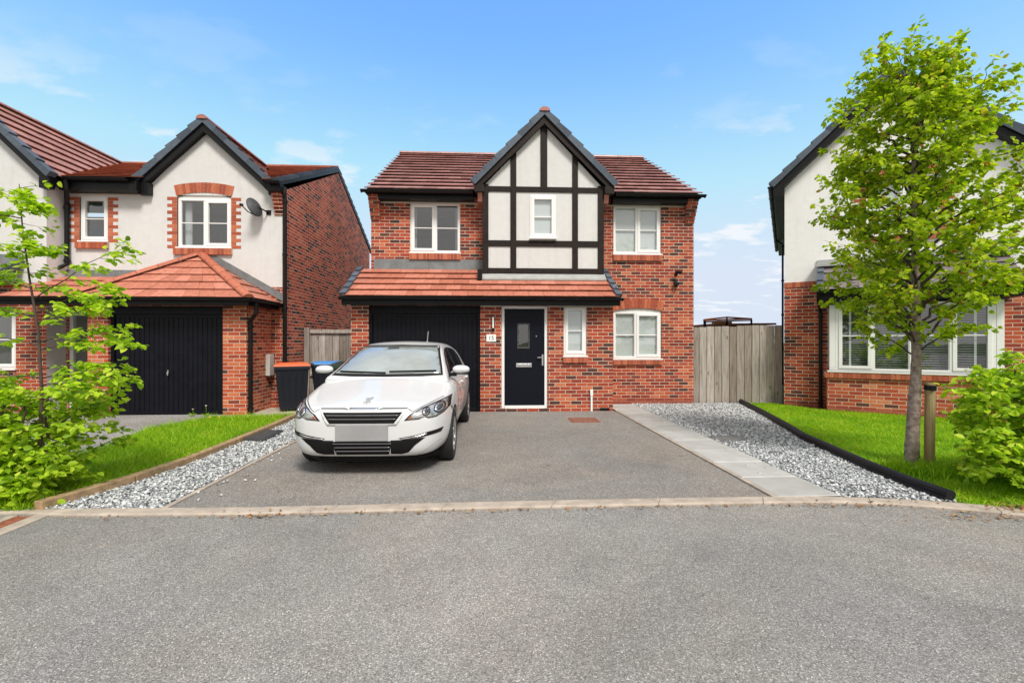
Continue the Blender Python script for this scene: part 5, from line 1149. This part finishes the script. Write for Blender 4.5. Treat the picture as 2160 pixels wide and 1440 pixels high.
for y in (.87, 3.49):
    for s_ in (-1, 1):
        w_ = bpy.data.objects.new('wheel', None); 
        mb = MB(); X = s_ * .79; mb.lathe([(-.10, .20), (-.105, .26), (-.098, .298), (-.075, .314), (0, .317), (.075, .314), (.098, .298), (.105, .26), (.10, .215), (.07, .208)], 40, 'x', (X, y, .317))
        w_ = mb.build('wheel', 'rubber_tyre', CAR, smooth=True)
        mb = MB(); mb.lathe([(s_ * .098, .213), (s_ * .085, .198), (s_ * .02, .19), (s_ * -.08, .19)], 36, 'x', (X, y, .317)); mb.lathe([(s_ * .055, .0), (s_ * .085, .03), (s_ * .08, .055), (s_ * .04, .06)], 20, 'x', (X, y, .317))
        for k in range(5):
            for dl in (-.16, .16):
                a = 2 * math.pi * k / 5 + .3; p = Vector((X + s_ * .07, y + math.cos(a + dl * .6) * .045, .317 + math.sin(a + dl * .6) * .045)); q = Vector((X + s_ * .085, y + math.cos(a + dl) * .2, .317 + math.sin(a + dl) * .2)); mb.beam(p, q, .028, .03, (1, 0, 0))
        mb.build('rim', 'alloy', w_); mb = MB(); mb.lathe([(s_ * -.02, 0), (s_ * -.02, .19)], 24, 'x', (X, y, .317)); mb.build('brake_disc', 'black_matt', w_)

# ================================================================== plants
def unit(v): return v / np.maximum(np.linalg.norm(v, axis=-1, keepdims=True), 1e-9)
def leaf_mesh(name, P, D, N, ln, wd, mat, parent):
    n = len(P); D = unit(D); S = unit(np.cross(D, N)); U = np.cross(S, D); ln = ln[:, None]; wd = wd[:, None]; cup = rng.uniform(.08, .28, (n, 1)); dr = rng.uniform(-.05, .35, (n, 1))
    pt = lambda a, b, c: P + D * ln * a + S * wd * b + U * (wd * abs(b) * cup * 2 - ln * dr * a * a)
    V = np.stack([pt(0, 0, 0), pt(.30, .46, 0), pt(.70, .40, 0), pt(1, 0, 0), pt(.70, -.40, 0), pt(.30, -.46, 0)], 1).reshape(-1, 3)
    o = (np.arange(n) * 6)[:, None]; F = np.concatenate([o + np.array([[0, 1, 2, 3]]), o + np.array([[0, 3, 4, 5]])], 0)
    return mesh_np(name, V, F, mat, parent)
class Plant:
    def __init__(s): s.P = []; s.D = []; s.N = []; s.tw = MB()
    def twig(s, pts, r, n=5): s.tw.tube(pts, [r * (1 - .8 * i / (len(pts) - 1)) for i in range(len(pts))], n)
    def leaves(s, pts, count, flat=.6, spread=.03, droop=.2):
        pts = np.array([tuple(p) for p in pts]); m_ = len(pts) - 1
        for k in range(count):
            t = rng.uniform(.12, 1.0) * m_; i = min(int(t), m_ - 1); f = t - i; p = pts[i] * (1 - f) + pts[i + 1] * f; d = pts[i + 1] - pts[i]; d = d / (np.linalg.norm(d) + 1e-9)
            side = np.cross(d, (0, 0, 1)); side = side / (np.linalg.norm(side) + 1e-6) * (1 if k % 2 else -1)
            dd = d * rng.uniform(.3, 1.0) + side * rng.uniform(.4, 1.1) + np.array([0, 0, rng.normal(-droop, .25)])
            nn = np.array([0, 0, 1.0]) * flat + rng.normal(0, 1, 3) * (1 - flat); s.P.append(p + rng.normal(0, spread, 3)); s.D.append(dd); s.N.append(nn)
    def build(s, parent, l, w_, mat, twig='twig', tname='branches'):
        n = len(s.P); sz = rng.uniform(.62, 1.15, n)
        leaf_mesh('foliage', np.array(s.P), np.array(s.D), np.array(s.N), l * sz, w_ * sz * rng.uniform(.85, 1.1, n), mat, parent)
        s.tw.build(tname, twig, parent, smooth=True, fix=False)
def bez(a, b, sag, n=6, wob=.03):
    a, b = Vector(a), Vector(b); L_ = (b - a).length; return [lerp(a, b, i / n) + Vector((random.gauss(0, wob) * L_ * (0 if i in (0,) else 1), random.gauss(0, wob) * L_ * (0 if i == 0 else 1), sag * L_ * 4 * (i / n) * (1 - i / n))) for i in range(n + 1)]
# street tree on the right lawn
TR = thing('young_tree', (4.905, 5.06, 0), 'young leafy street tree with slim trunk on the right lawn', 'tree')
mb = MB(); tp = [(0, 0, -.03), (.002, 0, .25), (.02, 0, .6), (.045, 0, 1.0), (.055, .0, 1.3), (.05, .0, 1.8), (.06, .02, 2.4), (.03, .0, 3.1), (.02, .0, 3.9), (.0, .02, 4.6), (-.02, .02, 5.0)]; rr = [.080, .069, .062, .054, .048, .042, .038, .028, .018, .010, .004]
pp, rr2 = [], []
for i in range(len(tp) - 1):
    for k in range(5): t = k / 5; pp.append(lerp(tp[i], tp[i + 1], t)); rr2.append((rr[i] * (1 - t) + rr[i + 1] * t) * random.uniform(.95, 1.06))
mb.tube(pp, rr2, 14); mb.build('trunk', 'bark', TR, smooth=True, fix=False)
EV = [(1.2, .1), (1.4, .42), (1.6, .68), (1.95, .84), (2.4, .92), (3.0, .97), (3.5, .80), (4.0, .68), (4.4, .50), (4.7, .30), (4.9, .18), (5.05, .06)]
evr = lambda z: np.interp(z, [e[0] for e in EV], [e[1] for e in EV])
pl = Plant(); ga = 0
def side(a, z): return 1 + (.34 * max(0, math.cos(a)) * np.interp(z, [1.6, 2.1, 2.9, 3.3], [.1, .8, .8, 0])) - (.20 * max(0, -math.cos(a)) * np.interp(z, [1.6, 2.0, 2.6, 3.0], [1, 1, .6, 0]))
def clump(p, a, l_, n, up):
    e = p + Vector((math.cos(a) * l_, math.sin(a) * l_, up)); tw = bez(p, e, .06, 4, .05); pl.twig(tw, .0035, 4); pl.leaves(tw, max(4, int(n * 1.12)), .42, .022, .42)
for k in range(84):
    u = (k + .5) / 84; z0 = 1.26 + (4.45 - 1.26) * u ** .97; ga += 2.39996 + random.uniform(-.4, .4); zt = z0 + random.uniform(.12, .5); rad = evr(min(zt, 4.95)) * random.uniform(.72, 1.10) * side(ga, zt)
    base = Vector((np.interp(z0, [p[2] for p in tp], [p[0] for p in tp]), .01, z0)); tip = base + Vector((math.cos(ga) * rad, math.sin(ga) * rad, zt - z0 + .2 * rad)); tip.z = min(tip.z, 4.97)
    br = bez(base, tip, .07, 7, .025); pl.twig(br, .005 + .013 * rad, 6); pl.leaves(br[3:], int(28 * rad) + 8, .42, .03, .4)
    nc = int(5 + 7 * rad)
    for q in range(nc):
        t = .22 + .78 * (q + random.random()) / nc; i = min(int(t * 7), 6); p = lerp(br[i], br[i + 1], min(1, t * 7 - i)); a = ga + (1 if q % 2 else -1) * random.uniform(.3, 1.2)
        clump(p, a, random.uniform(.14, .34), random.randint(15, 26), random.uniform(-.10, .20))
for (x, y, z) in ((-.74, .1, 4.50), (-.62, -.1, 4.68), (-.40, 0, 4.86), (-.28, .1, 5.02), (.02, 0, 5.10), (.18, .1, 5.02), (.42, -.1, 4.72), (.70, -.2, 4.22), (.78, 0, 4.05), (-1.14, .1, 3.08), (-1.02, -.1, 2.62)):
    b0 = Vector((x * .25, y * .3, z - .34 - .35 * abs(x))); tw = bez(b0, (x, y, z), .05, 6, .03); pl.twig(tw, .006, 5); pl.leaves(tw[2:], 22, .4, .03, .3)
    clump(Vector(tw[5]), random.uniform(0, 6.28), .13, 8, .05)
pl.build(TR, .067, .047, 'leaf_tree')
ST_ = thing('tree_stake', (5.075, 5.02, 0), 'round wooden stake with black pad beside the street tree', 'stake')
mb = MB(); mb.tube([(0, 0, -.02), (.006, 0, .5), (.012, 0, .97), (.012, 0, .985)], [.05, .05, .049, .043], 14); mb.build('post', 'stake', ST_, smooth=False)
mb = MB(); mb.lathe([(.90, .052), (.90, .057), (.955, .057), (.955, .052)], 16, 'z', (.012, 0, 0)); mb.tube([(-.02, -.052, .928), (-.02, -.075, .928)], .03, 10); mb.build('rubber_pad', 'rubber', ST_)
# hedge shrubs
def spray(pl, a, b, sag, r, nt, lt, per, flat=.72):
    br = bez(a, b, sag, 7, .015); pl.twig(br, r, 5); pl.leaves(br, max(6, int(per * .8)), flat, .02, .12); d = (Vector(b) - Vector(a)); base = math.atan2(d.y, d.x)
    for q in range(nt):
        t = .2 + .8 * (q + random.random()) / nt; i = min(int(t * 7), 6); p = lerp(br[i], br[i + 1], min(1, t * 7 - i)); an = base + (1 if q % 2 else -1) * random.uniform(.4, 1.0); l_ = lt * random.uniform(.6, 1.1) * (1.15 - .5 * t)
        tw = bez(p, p + Vector((math.cos(an) * l_, math.sin(an) * l_, random.uniform(-.07, .07))), -.03, 4, .03); pl.twig(tw, .003, 4); pl.leaves(tw, per, flat, .015, .15)
HG = thing('hedge_shrub', (-4.3, 4.45, 0), 'tall loose bright green hedge shrub at the left picture edge', 'shrub', world=True)
pl = Plant(); ST0 = [(-4.20, 4.45, 0), (-4.18, 4.45, .55), (-4.16, 4.44, 1.0), (-4.19, 4.44, 1.55), (-4.27, 4.44, 2.05), (-4.33, 4.44, 2.5), (-4.36, 4.44, 2.92)]
pl.tw.tube(ST0, [.017, .015, .013, .011, .008, .006, .003], 8)
for z, tx, ty, tz, sz in ((2.72, -4.05, 4.30, 2.66, .2), (2.6, -4.75, 4.4, 2.6, .25), (2.36, -4.05, 4.35, 2.22, .25), (2.28, -4.75, 4.4, 2.35, .3), (1.85, -3.38, 4.45, 2.34, .3), (1.95, -4.9, 4.5, 2.05, .3), (1.72, -3.44, 4.40, 1.95, .28), (1.62, -3.50, 4.30, 1.80, .3), (1.68, -4.9, 4.45, 1.75, .3), (1.45, -3.42, 4.45, 1.55, .32), (1.38, -3.34, 4.40, 1.43, .3), (1.42, -4.85, 4.3, 1.5, .3), (1.2, -3.40, 4.35, 1.20, .32), (1.12, -3.40, 4.45, 1.10, .3), (1.05, -3.55, 4.2, 1.02, .3), (1.12, -4.9, 4.3, 1.1, .3)):
    x = np.interp(z, [p[2] for p in ST0], [p[0] for p in ST0]); spray(pl, (x, 4.44, z), (tx, ty, tz), .06, .0065, 9, sz * 1.0, 16)
for k in range(26):
    z = random.uniform(1.7, 2.92); x = np.interp(z, [p[2] for p in ST0], [p[0] for p in ST0]); a = random.uniform(0, 6.28); tw = bez((x, 4.44, z), (x + math.cos(a) * .22, 4.44 + math.sin(a) * .2, z + random.uniform(-.05, .12)), 0, 4, .03); pl.twig(tw, .003, 4); pl.leaves(tw, 10, .6, .02)
for k in range(175):                                    # the dense low hedge
    sx, sy = random.uniform(-5.5, -3.95), random.uniform(4.28, 4.85); z = random.uniform(.05, 1.0) ** .9; a = random.uniform(0, 6.28); l_ = random.uniform(.25, .48); up = random.uniform(-.02, .2)
    e = Vector((sx + math.cos(a) * l_, sy + math.sin(a) * l_ * .7, z + up)); lim = -3.50 - .25 * abs(z - .62) - (.22 if z < .25 else 0); e.x = min(e.x, lim + random.uniform(-.1, .05)); e.y = max(e.y, 4.12)
    spray(pl, (sx, sy, z), e, .03, .005, 4, .2, 10, .55)
for k in range(80):
    sx = random.uniform(-5.2, -3.98); a = random.uniform(-2.6, -.4); z = random.uniform(.06, .45); e = Vector((min(sx + math.cos(a) * .3, -3.70 + .2 * z), max(4.10, 4.3 + math.sin(a) * .2), z + random.uniform(-.05, .1))); spray(pl, (sx, 4.42, z), e, .03, .005, 4, .17, 8, .55)
for k in range(7): x = random.uniform(-5.3, -3.95); pl.tw.tube(bez((x, 4.5 + random.uniform(-.15, .15), 0), (x + random.uniform(-.2, .2), 4.5, 1.0), 0, 5, .02), [.02, .018, .015, .012, .009, .005], 7)
pl.build(HG, .070, .047, 'leaf_hedge')
HB = thing('hedge_shrub', (5.1, 4.1, 0), 'low broad bright green hedge shrub at the right picture edge', 'shrub', world=True)
pl = Plant()
for k in range(230):
    u = random.random(); sx, sy = random.uniform(4.72, 6.3), random.uniform(3.72, 4.5); z = random.uniform(.06, 1.12); a = random.uniform(0, 6.28); l_ = random.uniform(.22, .45)
    e = Vector((sx + math.cos(a) * l_, sy + math.sin(a) * l_ * .7, z + random.uniform(-.02, .18))); lim = np.interp(z, [0, .3, .6, .85, 1.1, 1.3], [4.52, 4.42, 4.38, 4.42, 4.70, 5.0]) + max(0, (e.y - 3.95)) * .9; e.x = max(e.x, lim + random.uniform(-.05, .12)); sx = max(sx, lim + .2); e.y = max(e.y, 3.62)
    spray(pl, (sx, sy, z), e, .03, .005, 4, .2, 10, .5)
for (a, b) in (((4.85, 4.2, .9), (4.42, 4.15, 1.0)), ((4.9, 4.2, 1.05), (4.62, 4.15, 1.18)), ((4.8, 4.2, .7), (4.46, 4.1, .78)), ((5.0, 4.1, 1.15), (4.85, 4.0, 1.36)), ((5.3, 4.1, 1.1), (5.25, 4.0, 1.35)), ((4.8, 4.1, .45), (4.46, 3.95, .5))): spray(pl, a, b, .04, .006, 6, .2, 9)
for k in range(6): x = random.uniform(5.0, 5.9); pl.tw.tube(bez((x, 4.1 + random.uniform(-.15, .15), 0), (x + random.uniform(-.2, .2), 4.1, .95), 0, 5, .02), [.02, .018, .015, .012, .009, .005], 7)
pl.build(HB, .072, .050, 'leaf_hedge')
# dandelions and weeds
def dandelion(h, flower):
    t = thing('weed', (0, 0, 0), 'small weed', 'weed'); p = Plant()
    for k in range(9):
        a = k * .7 + random.uniform(-.2, .2); p.P.append(np.array([0, 0, .01])); p.D.append(np.array([math.cos(a), math.sin(a), random.uniform(.3, .9)])); p.N.append(np.array([0, 0, 1.0]))
    p.tw.tube([(0, 0, 0), (.008, 0, h * .6), (.0, .005, h)], .003, 5); p.build(t, .10, .028, 'grass', 'grass', 'stem')
    mb = MB(); mb.lathe([(h - .006, 0), (h - .004, .012), (h + .003, .019), (h + .009, .012), (h + .012, 0)], 12, 'z', (0, .005, 0)); mb.build('flower_head', flower, t); return t
for lab, loc, h, fl in (('white seeded dandelion at the foot of the left garage door', (-5.52, 9.14, .01), .20, 'upvc'), ('shorter pale weed left of the seeded dandelion by the garage door', (-5.78, 9.16, .01), .13, 'soffit'), ('yellow dandelion flowering in the left lawn', (-4.62, 7.75, .06), .15, 'yellow'), ('second yellow dandelion in the left lawn, nearer the timber edging', (-4.44, 7.70, .06), .16, 'yellow')):
    o = dandelion(h, fl); o.location = loc; o['label'] = lab; o['group'] = 'weeds by the left driveway'
